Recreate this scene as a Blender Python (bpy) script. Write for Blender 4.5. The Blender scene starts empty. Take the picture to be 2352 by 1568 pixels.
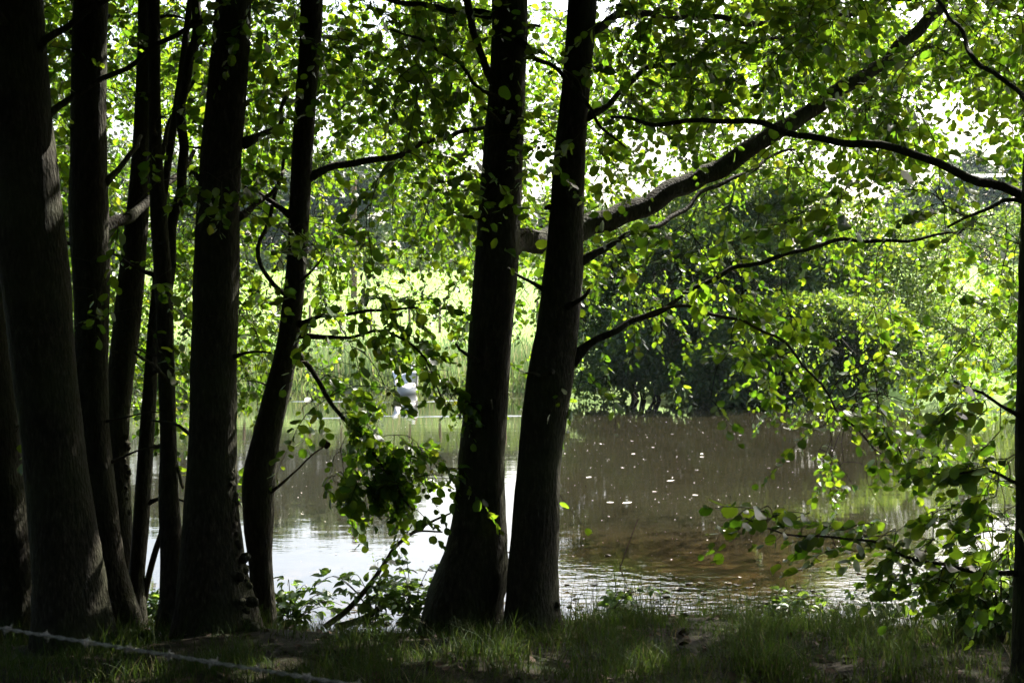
import bpy, math, random
import numpy as np
from mathutils import Matrix, Vector

# ------------------------------------------------------------------ camera, light
SC = bpy.context.scene
COL = SC.collection
FPX, CU, CV = 3230.0, 1176.0, 784.0            # focal length and centre for a 2352 x 1568 picture
CAM = np.array([0.0, 0.0, 2.2])                # pond surface is z = 0
PITCH = math.atan(70 / FPX)
cam_data = bpy.data.cameras.new('camera')
cam_data.sensor_width = 22.2
cam_data.lens = 22.2 * FPX / 2352
cam_data.clip_start, cam_data.clip_end = 0.05, 6000
cam_data.dof.use_dof = True
cam_data.dof.focus_distance = 10.5
cam_data.dof.aperture_fstop = 5.6
cam = bpy.data.objects.new('camera', cam_data)
cam.location = CAM
cam.rotation_euler = (math.pi / 2 - PITCH, 0, 0)
COL.objects.link(cam)
SC.camera = cam

SUN_EL, SUN_AZ = 46.0, 36.0                    # degrees up, degrees to the right of the view
world = bpy.data.worlds.new('World')
SC.world = world
world.use_nodes = True
wn = world.node_tree.nodes
sky = wn.new('ShaderNodeTexSky')
sky.sky_type = 'NISHITA'
sky.sun_disc = False
sky.sun_elevation = math.radians(SUN_EL)
sky.sun_rotation = math.radians(SUN_AZ)
sky.air_density, sky.dust_density, sky.ozone_density = 1.0, 4.5, 1.0
wn['Background'].inputs['Strength'].default_value = 0.105
world.node_tree.links.new(sky.outputs[0], wn['Background'].inputs['Color'])
sd = bpy.data.lights.new('sun', 'SUN')
sd.energy, sd.angle, sd.color = 5.0, math.radians(0.55), (1.0, 0.95, 0.86)
sun = bpy.data.objects.new('sun', sd)
se, sa = math.radians(SUN_EL), math.radians(SUN_AZ)
SUN_DIR = Vector((math.sin(sa) * math.cos(se), math.cos(sa) * math.cos(se), math.sin(se)))
sun.rotation_euler = SUN_DIR.to_track_quat('Z', 'Y').to_euler()
COL.objects.link(sun)

SC.view_settings.view_transform = 'Standard'
SC.view_settings.look = 'None'
SC.view_settings.gamma = 1
SC.view_settings.use_curve_mapping = False
SC.view_settings.exposure = 2.28
SC.cycles.max_bounces = 6
SC.cycles.diffuse_bounces = 2
SC.cycles.use_adaptive_sampling = True
SC.cycles.adaptive_threshold = 0.025
SC.cycles.glossy_bounces = 3
SC.cycles.transmission_bounces = 4
SC.cycles.use_denoising = True
SC.cycles.caustics_reflective = False
SC.cycles.caustics_refractive = False

rng = np.random.default_rng(7)
random.seed(7)

# ------------------------------------------------------------------ helpers
def P(u, v, d):
    """Point at forward distance d (metres) seen at u, v of the 2352-wide photograph."""
    a, up = (u - CU) / FPX, (CV - v) / FPX
    y = math.cos(PITCH) + math.sin(PITCH) * up
    z = -math.sin(PITCH) + math.cos(PITCH) * up
    return CAM + np.array([a, y, z]) * (d / y)

def project(p):
    q = np.atleast_2d(p) - CAM
    c, s = math.cos(PITCH), math.sin(PITCH)
    f = q[:, 1] * c - q[:, 2] * s
    up = q[:, 1] * s + q[:, 2] * c
    f = np.where(np.abs(f) < 1e-3, 1e-3, f)
    return CU + q[:, 0] / f * FPX, CV - up / f * FPX, f

def new_mesh(name, verts, faces, mat, smooth=False, attr=None):
    """verts (N,3); faces a list of (M,k) index arrays."""
    verts = np.asarray(verts, dtype=np.float32)
    me = bpy.data.meshes.new(name)
    me.vertices.add(len(verts))
    me.vertices.foreach_set('co', verts.ravel())
    fl = [np.asarray(f, dtype=np.int32) for f in faces if len(f)]
    loops = np.concatenate([f.ravel() for f in fl])
    counts = np.concatenate([np.full(len(f), f.shape[1], dtype=np.int32) for f in fl])
    starts = np.concatenate([[0], np.cumsum(counts)[:-1]]).astype(np.int32)
    me.loops.add(len(loops))
    me.loops.foreach_set('vertex_index', loops)
    me.polygons.add(len(counts))
    me.polygons.foreach_set('loop_start', starts)
    if smooth:
        me.polygons.foreach_set('use_smooth', np.ones(len(counts), dtype=bool))
    if attr is not None:
        a = me.attributes.new('var', 'FLOAT', 'POINT')
        a.data.foreach_set('value', np.asarray(attr, dtype=np.float32))
    me.update(calc_edges=True)
    me.materials.append(mat)
    return me

def link(name, me, parent=None, loc=None):
    o = bpy.data.objects.new(name, me)
    COL.objects.link(o)
    if parent is not None:
        o.parent = parent
    if loc is not None:
        o.location = loc
    return o

def tag(o, label=None, cat=None, group=None, kind=None):
    if label: o['label'] = label
    if cat: o['category'] = cat
    if group: o['group'] = group
    if kind: o['kind'] = kind
    return o

def empty(name, loc, label, cat, group=None):
    o = bpy.data.objects.new(name, None)
    o.empty_display_size = 0.2
    o.location = loc
    COL.objects.link(o)
    return tag(o, label, cat, group)

class MB:
    """Collects tubes and sheets; build() makes one mesh object with vertices relative to org."""
    def __init__(self): self.v, self.f, self.n, self.a = [], {}, 0, []
    def add(self, v, faces, attr=None):
        v = np.asarray(v, float)
        for f in faces:
            f = np.asarray(f) + self.n
            if len(f): self.f.setdefault(f.shape[1], []).append(f)
        self.v.append(v); self.n += len(v)
        self.a.append(np.full(len(v), 0.5) if attr is None else np.broadcast_to(attr, len(v)))
    def build(self, name, mat, parent=None, org=(0, 0, 0), smooth=True):
        org = np.asarray(org, float)
        me = new_mesh(name, np.concatenate(self.v) - org, [np.concatenate(x) for x in self.f.values()], mat, smooth, np.concatenate(self.a))
        return link(name, me, parent, None if parent is not None else org)

def catmull(pts, n):
    """Resample a polyline (rows: any columns) smoothly to n rows."""
    p = np.asarray(pts, float)
    if len(p) == 2:
        t = np.linspace(0, 1, n)[:, None]
        return p[0] * (1 - t) + p[1] * t
    q = np.vstack([2 * p[0] - p[1], p, 2 * p[-1] - p[-2]])
    seg = np.linalg.norm(np.diff(p[:, :3], axis=0), axis=1)
    cum = np.concatenate([[0], np.cumsum(seg)])
    s = np.linspace(0, cum[-1], n)
    i = np.clip(np.searchsorted(cum, s, side='right') - 1, 0, len(p) - 2)
    t = ((s - cum[i]) / np.maximum(seg[i], 1e-9))[:, None]
    a, b, c, d = q[i], q[i + 1], q[i + 2], q[i + 3]
    return 0.5 * (2 * b + (c - a) * t + (2 * a - 5 * b + 4 * c - d) * t ** 2 + (3 * b - a - 3 * c + d) * t ** 3)

def tube(pts, rad, sides=8, rough=0.0, flare=None, cap=True, seed=0):
    """Tube along pts; returns verts, faces. flare: per-ring strength of root lobes."""
    pts = np.asarray(pts, float); n = len(pts)
    rad = np.broadcast_to(np.asarray(rad, float), n)
    tan = np.gradient(pts, axis=0)
    tan /= np.linalg.norm(tan, axis=1)[:, None] + 1e-12
    ref = np.array([0.0, 1.0, 0.0]) if abs(tan[:, 1]).mean() < 0.8 else np.array([1.0, 0, 0])
    bx = np.cross(ref, tan); bx /= np.linalg.norm(bx, axis=1)[:, None] + 1e-12
    by = np.cross(tan, bx)
    ang = np.arange(sides) / sides * 2 * math.pi
    rr = np.repeat(rad[:, None], sides, 1)
    if rough > 0:
        r = np.random.default_rng(seed)
        ph = r.uniform(0, 6.28, 12)
        s = np.concatenate([[0], np.cumsum(np.linalg.norm(np.diff(pts, axis=0), axis=1))])
        w = (np.sin(ang[None] * 2 + s[:, None] * 1.3 + ph[0]) + 0.7 * np.sin(ang[None] * 3 - s[:, None] * 2.9 + ph[1])
             + 0.5 * np.sin(ang[None] * 5 + s[:, None] * 6.1 + ph[2]) + 0.45 * np.sin(ang[None] * 1 + s[:, None] * 9.0 + ph[3])
             + 0.35 * np.sin(ang[None] * 7 + s[:, None] * 15 + ph[4]))
        w += r.normal(0, 0.45, rr.shape)
        rr = rr * (1 + rough * w)
    if flare is not None:
        r = np.random.default_rng(seed + 91)
        a0 = r.uniform(0, 6.28)
        lob = 0.55 + 0.45 * np.cos(ang * 4 + a0) + 0.3 * np.cos(ang * 7 + 2 * a0)
        rr = rr * (1 + np.asarray(flare)[:, None] * lob[None])
    v = pts[:, None] + rr[..., None] * (np.cos(ang)[None, :, None] * bx[:, None] + np.sin(ang)[None, :, None] * by[:, None])
    v = v.reshape(-1, 3)
    i = np.arange(n - 1)[:, None] * sides; j = np.arange(sides)[None]; k = (j + 1) % sides
    f = np.stack([i + j, i + k, i + sides + k, i + sides + j], -1).reshape(-1, 4)
    faces = [f]
    if cap:
        v = np.vstack([v, pts[0], pts[-1]])
        a, b = len(v) - 2, len(v) - 1
        jj = np.arange(sides); kk = (jj + 1) % sides
        faces.append(np.stack([kk, jj, np.full(sides, a)], 1))
        faces.append(np.stack([(n - 1) * sides + jj, (n - 1) * sides + kk, np.full(sides, b)], 1))
    return v, faces

def vnoise(p, seed=0, freq=1.0):
    """Cheap smooth noise in about -1..1 from summed sines of rotated coordinates."""
    r = np.random.default_rng(seed)
    p = np.asarray(p, float)
    out = 0
    for k in range(6):
        d = r.normal(size=p.shape[-1]); d /= np.linalg.norm(d)
        out = out + np.sin(p @ d * freq * r.uniform(0.6, 2.2) + r.uniform(0, 6.28))
    return out / 3.2

# ------------------------------------------------------------------ materials
def mat_new(name):
    m = bpy.data.materials.new(name)
    m.use_nodes = True
    nt = m.node_tree
    nt.nodes.clear()
    out = nt.nodes.new('ShaderNodeOutputMaterial')
    return m, nt, out

def N(nt, typ, **kw):
    n = nt.nodes.new(typ)
    for k, v in kw.items(): setattr(n, k, v)
    return n

def ramp(nt, fac, stops):
    r = N(nt, 'ShaderNodeValToRGB')
    cr = r.color_ramp
    while len(cr.elements) < len(stops): cr.elements.new(0.5)
    for e, (p, c) in zip(cr.elements, stops):
        e.position = p; e.color = (*c, 1)
    nt.links.new(fac, r.inputs[0])
    return r.outputs[0]

def leaf_mat(name, stops, tstops, transl=0.5, rough=0.42, spec=0.5):
    m, nt, out = mat_new(name)
    at = N(nt, 'ShaderNodeAttribute', attribute_name='var')
    oi = N(nt, 'ShaderNodeObjectInfo')
    add = N(nt, 'ShaderNodeMath', operation='ADD')
    nt.links.new(at.outputs['Fac'], add.inputs[0])
    nt.links.new(oi.outputs['Random'], add.inputs[1])
    fr = N(nt, 'ShaderNodeMath', operation='FRACT')
    nt.links.new(add.outputs[0], fr.inputs[0])
    tc = N(nt, 'ShaderNodeTexCoord')
    nz = N(nt, 'ShaderNodeTexNoise'); nz.inputs['Scale'].default_value = 30
    nt.links.new(tc.outputs['Object'], nz.inputs['Vector'])
    c1 = ramp(nt, fr.outputs[0], stops)
    c2 = ramp(nt, fr.outputs[0], tstops)
    mx = N(nt, 'ShaderNodeMixRGB', blend_type='MULTIPLY'); mx.inputs[0].default_value = 0.5
    nt.links.new(c2, mx.inputs[1]); nt.links.new(nz.outputs['Fac'], mx.inputs[2])
    pb = N(nt, 'ShaderNodeBsdfPrincipled')
    pb.inputs['Roughness'].default_value = rough
    pb.inputs['Specular IOR Level'].default_value = spec
    nt.links.new(c1, pb.inputs['Base Color'])
    tr = N(nt, 'ShaderNodeBsdfTranslucent')
    nt.links.new(mx.outputs[0], tr.inputs['Color'])
    ms = N(nt, 'ShaderNodeMixShader'); ms.inputs[0].default_value = transl
    nt.links.new(pb.outputs[0], ms.inputs[1]); nt.links.new(tr.outputs[0], ms.inputs[2])
    nt.links.new(ms.outputs[0], out.inputs[0])
    return m

M_LEAF = leaf_mat('alder_leaf', [(0, (.022, .056, .014)), (.5, (.034, .078, .018)), (1, (.05, .095, .02))],
                  [(0, (.12, .29, .012)), (.5, (.25, .44, .018)), (.98, (.38, .53, .022)), (1, (.40, .40, .03))], 0.52, 0.36, 0.6)
M_FAR = leaf_mat('shrub_leaf', [(0, (.03, .055, .018)), (.6, (.045, .075, .025)), (1, (.07, .10, .03))],
                 [(0, (.15, .29, .025)), (.6, (.27, .41, .035)), (1, (.40, .50, .06))], 0.45, 0.45, 0.3)
M_TREE = leaf_mat('hedgerow_leaf', [(0, (.03, .055, .022)), (.6, (.05, .085, .03)), (1, (.08, .11, .04))],
                  [(0, (.10, .16, .04)), (.6, (.15, .22, .05)), (1, (.20, .27, .07))], 0.35, 0.5)
M_BRAMBLE = leaf_mat('bramble_leaf', [(0, (.03, .07, .02)), (.6, (.05, .10, .03)), (1, (.08, .13, .03))],
                     [(0, (.18, .34, .04)), (1, (.34, .50, .06))], 0.42, 0.4)
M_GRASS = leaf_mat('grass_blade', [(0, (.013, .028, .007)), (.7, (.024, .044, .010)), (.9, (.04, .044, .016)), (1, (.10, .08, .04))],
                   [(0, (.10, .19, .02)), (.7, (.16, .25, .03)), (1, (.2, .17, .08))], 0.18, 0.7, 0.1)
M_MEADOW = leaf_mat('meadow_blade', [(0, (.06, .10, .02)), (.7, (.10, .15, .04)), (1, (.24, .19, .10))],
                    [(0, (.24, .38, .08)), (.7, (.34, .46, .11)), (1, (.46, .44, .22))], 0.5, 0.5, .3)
M_REED = leaf_mat('reed_blade', [(0, (.06, .12, .05)), (.5, (.10, .16, .06)), (.75, (.26, .24, .12)), (1, (.42, .34, .20))],
                  [(0, (.20, .32, .10)), (.6, (.32, .42, .14)), (1, (.45, .38, .2))], 0.35, 0.5)

def bark_mat(name, c1, c2, c3, scale=1.0, bump=0.9):
    m, nt, out = mat_new(name)
    tc = N(nt, 'ShaderNodeTexCoord')
    mp = N(nt, 'ShaderNodeMapping'); mp.inputs['Scale'].default_value = (20 * scale, 20 * scale, 7 * scale)
    nt.links.new(tc.outputs['Object'], mp.inputs[0])
    n1 = N(nt, 'ShaderNodeTexNoise'); n1.inputs['Scale'].default_value = 2.2; n1.inputs['Detail'].default_value = 7
    n1.inputs['Roughness'].default_value = 0.65
    nt.links.new(mp.outputs[0], n1.inputs['Vector'])
    n2 = N(nt, 'ShaderNodeTexNoise'); n2.inputs['Scale'].default_value = 2.3; n2.inputs['Detail'].default_value = 4
    nt.links.new(tc.outputs['Object'], n2.inputs['Vector'])
    col = ramp(nt, n1.outputs['Fac'], [(.3, c1), (.55, c2), (.78, c3)])
    moss = ramp(nt, n2.outputs['Fac'], [(.42, (0, 0, 0)), (.68, (1, 1, 1))])
    mx = N(nt, 'ShaderNodeMixRGB'); mx.inputs[2].default_value = (.04, .048, .02, 1)
    ml = N(nt, 'ShaderNodeMath', operation='MULTIPLY'); ml.inputs[1].default_value = 0.6
    nt.links.new(moss, ml.inputs[0]); nt.links.new(ml.outputs[0], mx.inputs[0]); nt.links.new(col, mx.inputs[1])
    pb = N(nt, 'ShaderNodeBsdfPrincipled'); pb.inputs['Roughness'].default_value = 0.85
    pb.inputs['Specular IOR Level'].default_value = 0.1
    nt.links.new(mx.outputs[0], pb.inputs['Base Color'])
    wv = N(nt, 'ShaderNodeTexVoronoi'); wv.inputs['Scale'].default_value = 3.0
    nt.links.new(mp.outputs[0], wv.inputs['Vector'])
    ad = N(nt, 'ShaderNodeMath', operation='MULTIPLY_ADD'); ad.inputs[1].default_value = 0.5
    nt.links.new(wv.outputs['Distance'], ad.inputs[0]); nt.links.new(n1.outputs['Fac'], ad.inputs[2])
    bp = N(nt, 'ShaderNodeBump'); bp.inputs['Strength'].default_value = bump; bp.inputs['Distance'].default_value = 0.02
    nt.links.new(ad.outputs[0], bp.inputs['Height']); nt.links.new(bp.outputs[0], pb.inputs['Normal'])
    nt.links.new(pb.outputs[0], out.inputs[0])
    return m

M_BARK = bark_mat('alder_bark', (.013, .011, .008), (.030, .026, .018), (.074, .065, .048))
M_TWIG = bark_mat('twig_bark', (.03, .024, .018), (.06, .048, .035), (.10, .085, .065), 3.0, 0.3)
M_POLEWOOD = bark_mat('pole_wood', (.10, .06, .045), (.16, .10, .075), (.22, .15, .11), 0.5, 0.2)

def simple_mat(name, color, rough=0.6, metal=0.0, noise=0.25, scale=20.0):
    m, nt, out = mat_new(name)
    tc = N(nt, 'ShaderNodeTexCoord')
    nz = N(nt, 'ShaderNodeTexNoise'); nz.inputs['Scale'].default_value = scale; nz.inputs['Detail'].default_value = 5
    nt.links.new(tc.outputs['Object'], nz.inputs['Vector'])
    c = np.array(color)
    col = ramp(nt, nz.outputs['Fac'], [(.3, tuple(c * (1 - noise))), (.7, tuple(np.minimum(c * (1 + noise), 1)))])
    pb = N(nt, 'ShaderNodeBsdfPrincipled'); pb.inputs['Roughness'].default_value = rough
    pb.inputs['Metallic'].default_value = metal
    pb.inputs['Specular IOR Level'].default_value = .2
    nt.links.new(col, pb.inputs['Base Color'])
    nt.links.new(pb.outputs[0], out.inputs[0])
    return m

M_WIRE = simple_mat('galvanised_wire', (.26, .25, .24), 0.6, 0.3, 0.4, 60)
M_CABLE = simple_mat('overhead_cable', (.30, .30, .31), 0.4, 0.6, 0.1)
M_FEATHER = simple_mat('white_feather', (.88, .86, .84), 0.7, 0, 0.05, 30)
M_BILL = simple_mat('orange_bill', (.55, .18, .05), 0.5)
M_BLACK = simple_mat('black_skin', (.02, .02, .02), 0.5)
M_CERAMIC = simple_mat('ceramic', (.30, .26, .22), 0.3)
M_DEAD = simple_mat('dead_leaf', (.04, .025, .015), 0.9, 0, 0.5, 40)
M_FLOAT = simple_mat('floating_petal', (.62, .58, .50), 0.6, 0, 0.2, 50)
M_FLOATLEAF = simple_mat('floating_leaf', (.06, .05, .022), 0.5, 0, 0.5, 30)

def ground_mat():
    m, nt, out = mat_new('bank_and_meadow')
    geo = N(nt, 'ShaderNodeNewGeometry')
    sep = N(nt, 'ShaderNodeSeparateXYZ'); nt.links.new(geo.outputs['Position'], sep.inputs[0])
    n1 = N(nt, 'ShaderNodeTexNoise'); n1.inputs['Scale'].default_value = 6; n1.inputs['Detail'].default_value = 8
    nt.links.new(geo.outputs['Position'], n1.inputs['Vector'])
    soil = ramp(nt, n1.outputs['Fac'], [(.3, (.007, .0055, .0035)), (.5, (.013, .0105, .006)), (.7, (.011, .017, .006))])
    mp = N(nt, 'ShaderNodeMapping'); mp.inputs['Scale'].default_value = (.35, 1.1, 1)
    nt.links.new(geo.outputs['Position'], mp.inputs[0])
    n2 = N(nt, 'ShaderNodeTexNoise'); n2.inputs['Scale'].default_value = .55; n2.inputs['Detail'].default_value = 9
    n2.inputs['Roughness'].default_value = .7
    nt.links.new(mp.outputs[0], n2.inputs['Vector'])
    mead = ramp(nt, n2.outputs['Fac'], [(.28, (.14, .23, .06)), (.5, (.19, .29, .08)), (.62, (.24, .32, .11)), (.78, (.32, .33, .16))])
    fac = N(nt, 'ShaderNodeMapRange'); fac.inputs[1].default_value = 30; fac.inputs[2].default_value = 33
    nt.links.new(sep.outputs['Y'], fac.inputs[0])
    mx = N(nt, 'ShaderNodeMixRGB')
    nt.links.new(fac.outputs[0], mx.inputs[0]); nt.links.new(soil, mx.inputs[1]); nt.links.new(mead, mx.inputs[2])
    pb = N(nt, 'ShaderNodeBsdfPrincipled'); pb.inputs['Roughness'].default_value = .9
    pb.inputs['Specular IOR Level'].default_value = .05
    nt.links.new(mx.outputs[0], pb.inputs['Base Color'])
    bp = N(nt, 'ShaderNodeBump'); bp.inputs['Strength'].default_value = .7; bp.inputs['Distance'].default_value = .05
    nt.links.new(n1.outputs['Fac'], bp.inputs['Height']); nt.links.new(bp.outputs[0], pb.inputs['Normal'])
    nt.links.new(pb.outputs[0], out.inputs[0])
    return m

def water_mat():
    m, nt, out = mat_new('pond_water')
    geo = N(nt, 'ShaderNodeNewGeometry')
    sep = N(nt, 'ShaderNodeSeparateXYZ'); nt.links.new(geo.outputs['Position'], sep.inputs[0])
    n0 = N(nt, 'ShaderNodeTexNoise'); n0.inputs['Scale'].default_value = .35; n0.inputs['Detail'].default_value = 4
    nt.links.new(geo.outputs['Position'], n0.inputs['Vector'])
    deep = ramp(nt, n0.outputs['Fac'], [(.35, (.0135, .012, .0065)), (.65, (.018, .016, .0088))])
    shal = ramp(nt, n0.outputs['Fac'], [(.35, (.026, .0165, .006)), (.65, (.038, .024, .009))])
    fac = N(nt, 'ShaderNodeMapRange'); fac.inputs[1].default_value = 11.6; fac.inputs[2].default_value = 14.5
    nt.links.new(sep.outputs['Y'], fac.inputs[0])
    mx = N(nt, 'ShaderNodeMixRGB')
    nt.links.new(fac.outputs[0], mx.inputs[0]); nt.links.new(shal, mx.inputs[1]); nt.links.new(deep, mx.inputs[2])
    pb = N(nt, 'ShaderNodeBsdfPrincipled')
    pb.inputs['Roughness'].default_value = .015
    pb.inputs['IOR'].default_value = 1.333
    nt.links.new(mx.outputs[0], pb.inputs['Base Color'])
    def layer(sx, sy, detail, amp):
        mp = N(nt, 'ShaderNodeMapping'); mp.inputs['Scale'].default_value = (sx, sy, 1)
        nt.links.new(geo.outputs['Position'], mp.inputs[0])
        n = N(nt, 'ShaderNodeTexNoise'); n.inputs['Scale'].default_value = 1; n.inputs['Detail'].default_value = detail
        nt.links.new(mp.outputs[0], n.inputs['Vector'])
        a = N(nt, 'ShaderNodeMath', operation='MULTIPLY'); a.inputs[1].default_value = amp
        nt.links.new(n.outputs['Fac'], a.inputs[0])
        return a.outputs[0]
    a = layer(1.1, 2.4, 1, .0015)
    b = layer(7, 13, 2, .0004)
    ad = N(nt, 'ShaderNodeMath', operation='ADD'); nt.links.new(a, ad.inputs[0]); nt.links.new(b, ad.inputs[1])
    # livelier ripples in the shallows by the near bank
    c = layer(6, 7.5, 3, .007)
    mr = N(nt, 'ShaderNodeMapRange'); mr.inputs[1].default_value = 13.2; mr.inputs[2].default_value = 10.2
    mrx = N(nt, 'ShaderNodeMapRange'); mrx.inputs[1].default_value = -.6; mrx.inputs[2].default_value = .8
    nt.links.new(sep.outputs['Y'], mr.inputs[0]); nt.links.new(sep.outputs['X'], mrx.inputs[0])
    m1 = N(nt, 'ShaderNodeMath', operation='MULTIPLY'); nt.links.new(mr.outputs[0], m1.inputs[0]); nt.links.new(mrx.outputs[0], m1.inputs[1])
    m2 = N(nt, 'ShaderNodeMath', operation='MULTIPLY_ADD'); nt.links.new(m1.outputs[0], m2.inputs[0]); nt.links.new(c, m2.inputs[1]); nt.links.new(ad.outputs[0], m2.inputs[2])
    bp = N(nt, 'ShaderNodeBump'); bp.inputs['Strength'].default_value = 1.0; bp.inputs['Distance'].default_value = 1.0
    nt.links.new(m2.outputs[0], bp.inputs['Height']); nt.links.new(bp.outputs[0], pb.inputs['Normal'])
    nt.links.new(pb.outputs[0], out.inputs[0])
    return m

# ------------------------------------------------------------------ ground and water
def shore_near(x):
    return 9.6 + .22 * np.sin(x * .9 + .6) + .12 * np.sin(x * 2.3) - .02 * x
def shore_far(x):
    t = 1 / (1 + np.exp(-(x - 1.6) * 1.1)); t2 = 1 / (1 + np.exp(-(x - 12) * .9))
    return 39.2 - 5.0 * t + 3.2 * t2 + .35 * np.sin(x * .7) + .15 * np.sin(x * 2.1)
def terrain(x, y):
    x = np.asarray(x, float); y = np.asarray(y, float)
    s1 = shore_near(x) - y; s2 = y - shore_far(x); s3 = np.abs(x) - 48
    q = np.maximum(np.maximum(s1, s2), s3)
    near = .62 * (1 - np.exp(-np.maximum(s1, 0) / 2.3))
    far = .32 * (1 - np.exp(-np.maximum(s2, 0) / .8)) + .098 * np.clip(s2, 0, 52) + .03 * np.clip(s2 - 52, 0, 120)
    side = .5 * (1 - np.exp(-np.maximum(s3, 0) / 2))
    z = np.maximum(np.maximum(near, far), side)
    z = z + np.where(q > 0, .035 * np.sin(x * 2.1 + y * 1.3) * np.minimum(q, 1) + .02 * np.sin(x * 5.3 - y * 4.1) * np.minimum(q, 1), 0)
    return np.where(q > 0, z, -np.minimum(.9, .3 * -q))

def axis(parts):
    return np.unique(np.concatenate([np.arange(a, b, s) for a, b, s in parts] + [[parts[-1][1]]]))
gx = axis([(-600, -300, 100), (-300, -60, 20), (-60, -14, 2), (-14, 16, .25), (16, 60, 2), (60, 300, 20), (300, 600, 100)])
gy = axis([(-300, -100, 50), (-100, -10, 6), (-10, 4, .8), (4, 11.5, .15), (11.5, 31, 1.2), (31, 44, .3), (44, 110, 2), (110, 400, 20), (400, 900, 100)])
X, Y = np.meshgrid(gx, gy)
nx = len(gx)
ii = (np.arange(len(gy) - 1)[:, None] * nx + np.arange(nx - 1)[None]).ravel()
g = link('ground', new_mesh('ground', np.stack([X, Y, terrain(X, Y)], -1).reshape(-1, 3),
                            [np.stack([ii, ii + 1, ii + nx + 1, ii + nx], 1)], ground_mat(), True))
tag(g, kind='structure')
M_WATER = water_mat()
wv = [(-52, 8.6, 0), (52, 8.6, 0), (52, 43, 0), (-52, 43, 0)]
water = link('pond_water', new_mesh('pond_water', wv, [np.array([[0, 1, 2, 3]])], M_WATER))
tag(water, kind='structure')
# wake ripples behind the swan: low ridges of water
def ripple(u0, v0, u1, v1, h, w, seed):
    def on_water(u, v):
        d = CAM[2] * FPX / (v - 714); return P(u, v, d) * np.array([1, 1, 0])
    a, b = on_water(u0, v0), on_water(u1, v1)
    n, m = 80, 7
    t = np.linspace(0, 1, n)
    c = a[None] * (1 - t[:, None]) + b[None] * t[:, None]
    side = np.cross((b - a) / np.linalg.norm(b - a), [0, 0, 1])
    r = np.random.default_rng(seed)
    env = np.sin(math.pi * t) ** .4 * (.75 + .25 * np.sin(t * 23 + seed))
    c = c + side * (.05 * np.sin(t * 9 + seed))[:, None]
    s = np.linspace(-1, 1, m)
    v = c[:, None] + side * (s * w)[None, :, None]
    v[..., 2] = .003 + h * env[:, None] * (np.cos(s * math.pi)[None] * .5 + .5) - .004 * (np.abs(s) > .99)[None]
    i = (np.arange(n - 1)[:, None] * m + np.arange(m - 1)[None]).ravel()
    me = new_mesh('ripple', v.reshape(-1, 3), [np.stack([i, i + 1, i + m + 1, i + m], 1)], M_WATER, True)
    return link('ripple', me, water)
ripple(600, 921, 935, 923, .014, .22, 1)
ripple(930, 924, 1230, 912, .014, .22, 2)
ripple(950, 957, 1240, 955, .012, .12, 3)
ripple(700, 962, 900, 955, .014, .12, 4)
ripple(1680, 939, 1960, 931, .03, .2, 5)
ripple(1090, 893, 1260, 890, .015, .25, 6)

# ------------------------------------------------------------------ leaves
def leaf_template(kind):
    if kind == 'near':       # alder: round, widest past the middle, blunt tip
        R = [(.17, .07), (.37, .25), (.47, .55), (.375, .80), (.21, .985)]
        Mi = [(0, 0), (0, .34), (0, .66), (0, .95)]
        v = [(x, y, -.10 * y * y) for x, y in Mi] + [(x, y, .22 * x - .10 * y * y + .03 * math.sin(9 * y)) for x, y in R] \
            + [(-x, y, .22 * x - .10 * y * y - .03 * math.sin(9 * y)) for x, y in R]
        f4 = [(0, 4, 5, 1), (1, 5, 6, 2), (2, 6, 7, 3), (0, 1, 10, 9), (1, 2, 11, 10), (2, 3, 12, 11)]
        f3 = [(3, 7, 8), (3, 13, 12)]
        return np.array(v), [np.array(f4), np.array(f3)]
    if kind == 'mid':
        R = [(.36, .22), (.45, .62), (.2, .95)]
        v = [(0, 0, 0), (0, .96, -.09)] + [(x, y, .2 * x - .1 * y * y) for x, y in R] + [(-x, y, .2 * x - .1 * y * y) for x, y in R]
        return np.array(v), [np.array([(0, 2, 3, 4, 1), (1, 7, 6, 5, 0)])]
    if kind == 'plain':
        R = [(.38, .26), (.42, .72)]
        v = [(0, 0, 0), (0, 1, -.09)] + [(x, y, .2 * x - .1 * y * y) for x, y in R] + [(-x, y, .2 * x - .1 * y * y) for x, y in R]
        return np.array(v), [np.array([(0, 2, 3, 1), (1, 5, 4, 0)])]
    if kind == 'pointed':
        R = [(.22, .12), (.33, .36), (.22, .70)]
        v = [(0, 0, 0), (0, .5, .0), (0, 1, -.16)] + [(x, y, .3 * x - .12 * y * y) for x, y in R] + [(-x, y, .3 * x - .12 * y * y) for x, y in R]
        return np.array(v), [np.array([(0, 3, 4, 1), (1, 4, 5, 2), (0, 1, 7, 6), (1, 2, 8, 7)])]
    v = [(0, 0, 0), (.36, .5, .08), (0, 1, -.06), (-.36, .5, .08)]
    return np.array(v), [np.array([(0, 1, 2), (0, 2, 3)])]

TEMPL = {k: leaf_template(k) for k in ('near', 'mid', 'plain', 'pointed', 'far')}

def leaf_frames(axis_dir, normal):
    """Rotation matrices (N,3,3) with columns x, y = leaf axis, z = normal."""
    y = axis_dir / (np.linalg.norm(axis_dir, axis=1)[:, None] + 1e-9)
    z = normal - (normal * y).sum(1)[:, None] * y
    z /= np.linalg.norm(z, axis=1)[:, None] + 1e-9
    x = np.cross(y, z)
    return np.stack([x, y, z], -1)

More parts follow.
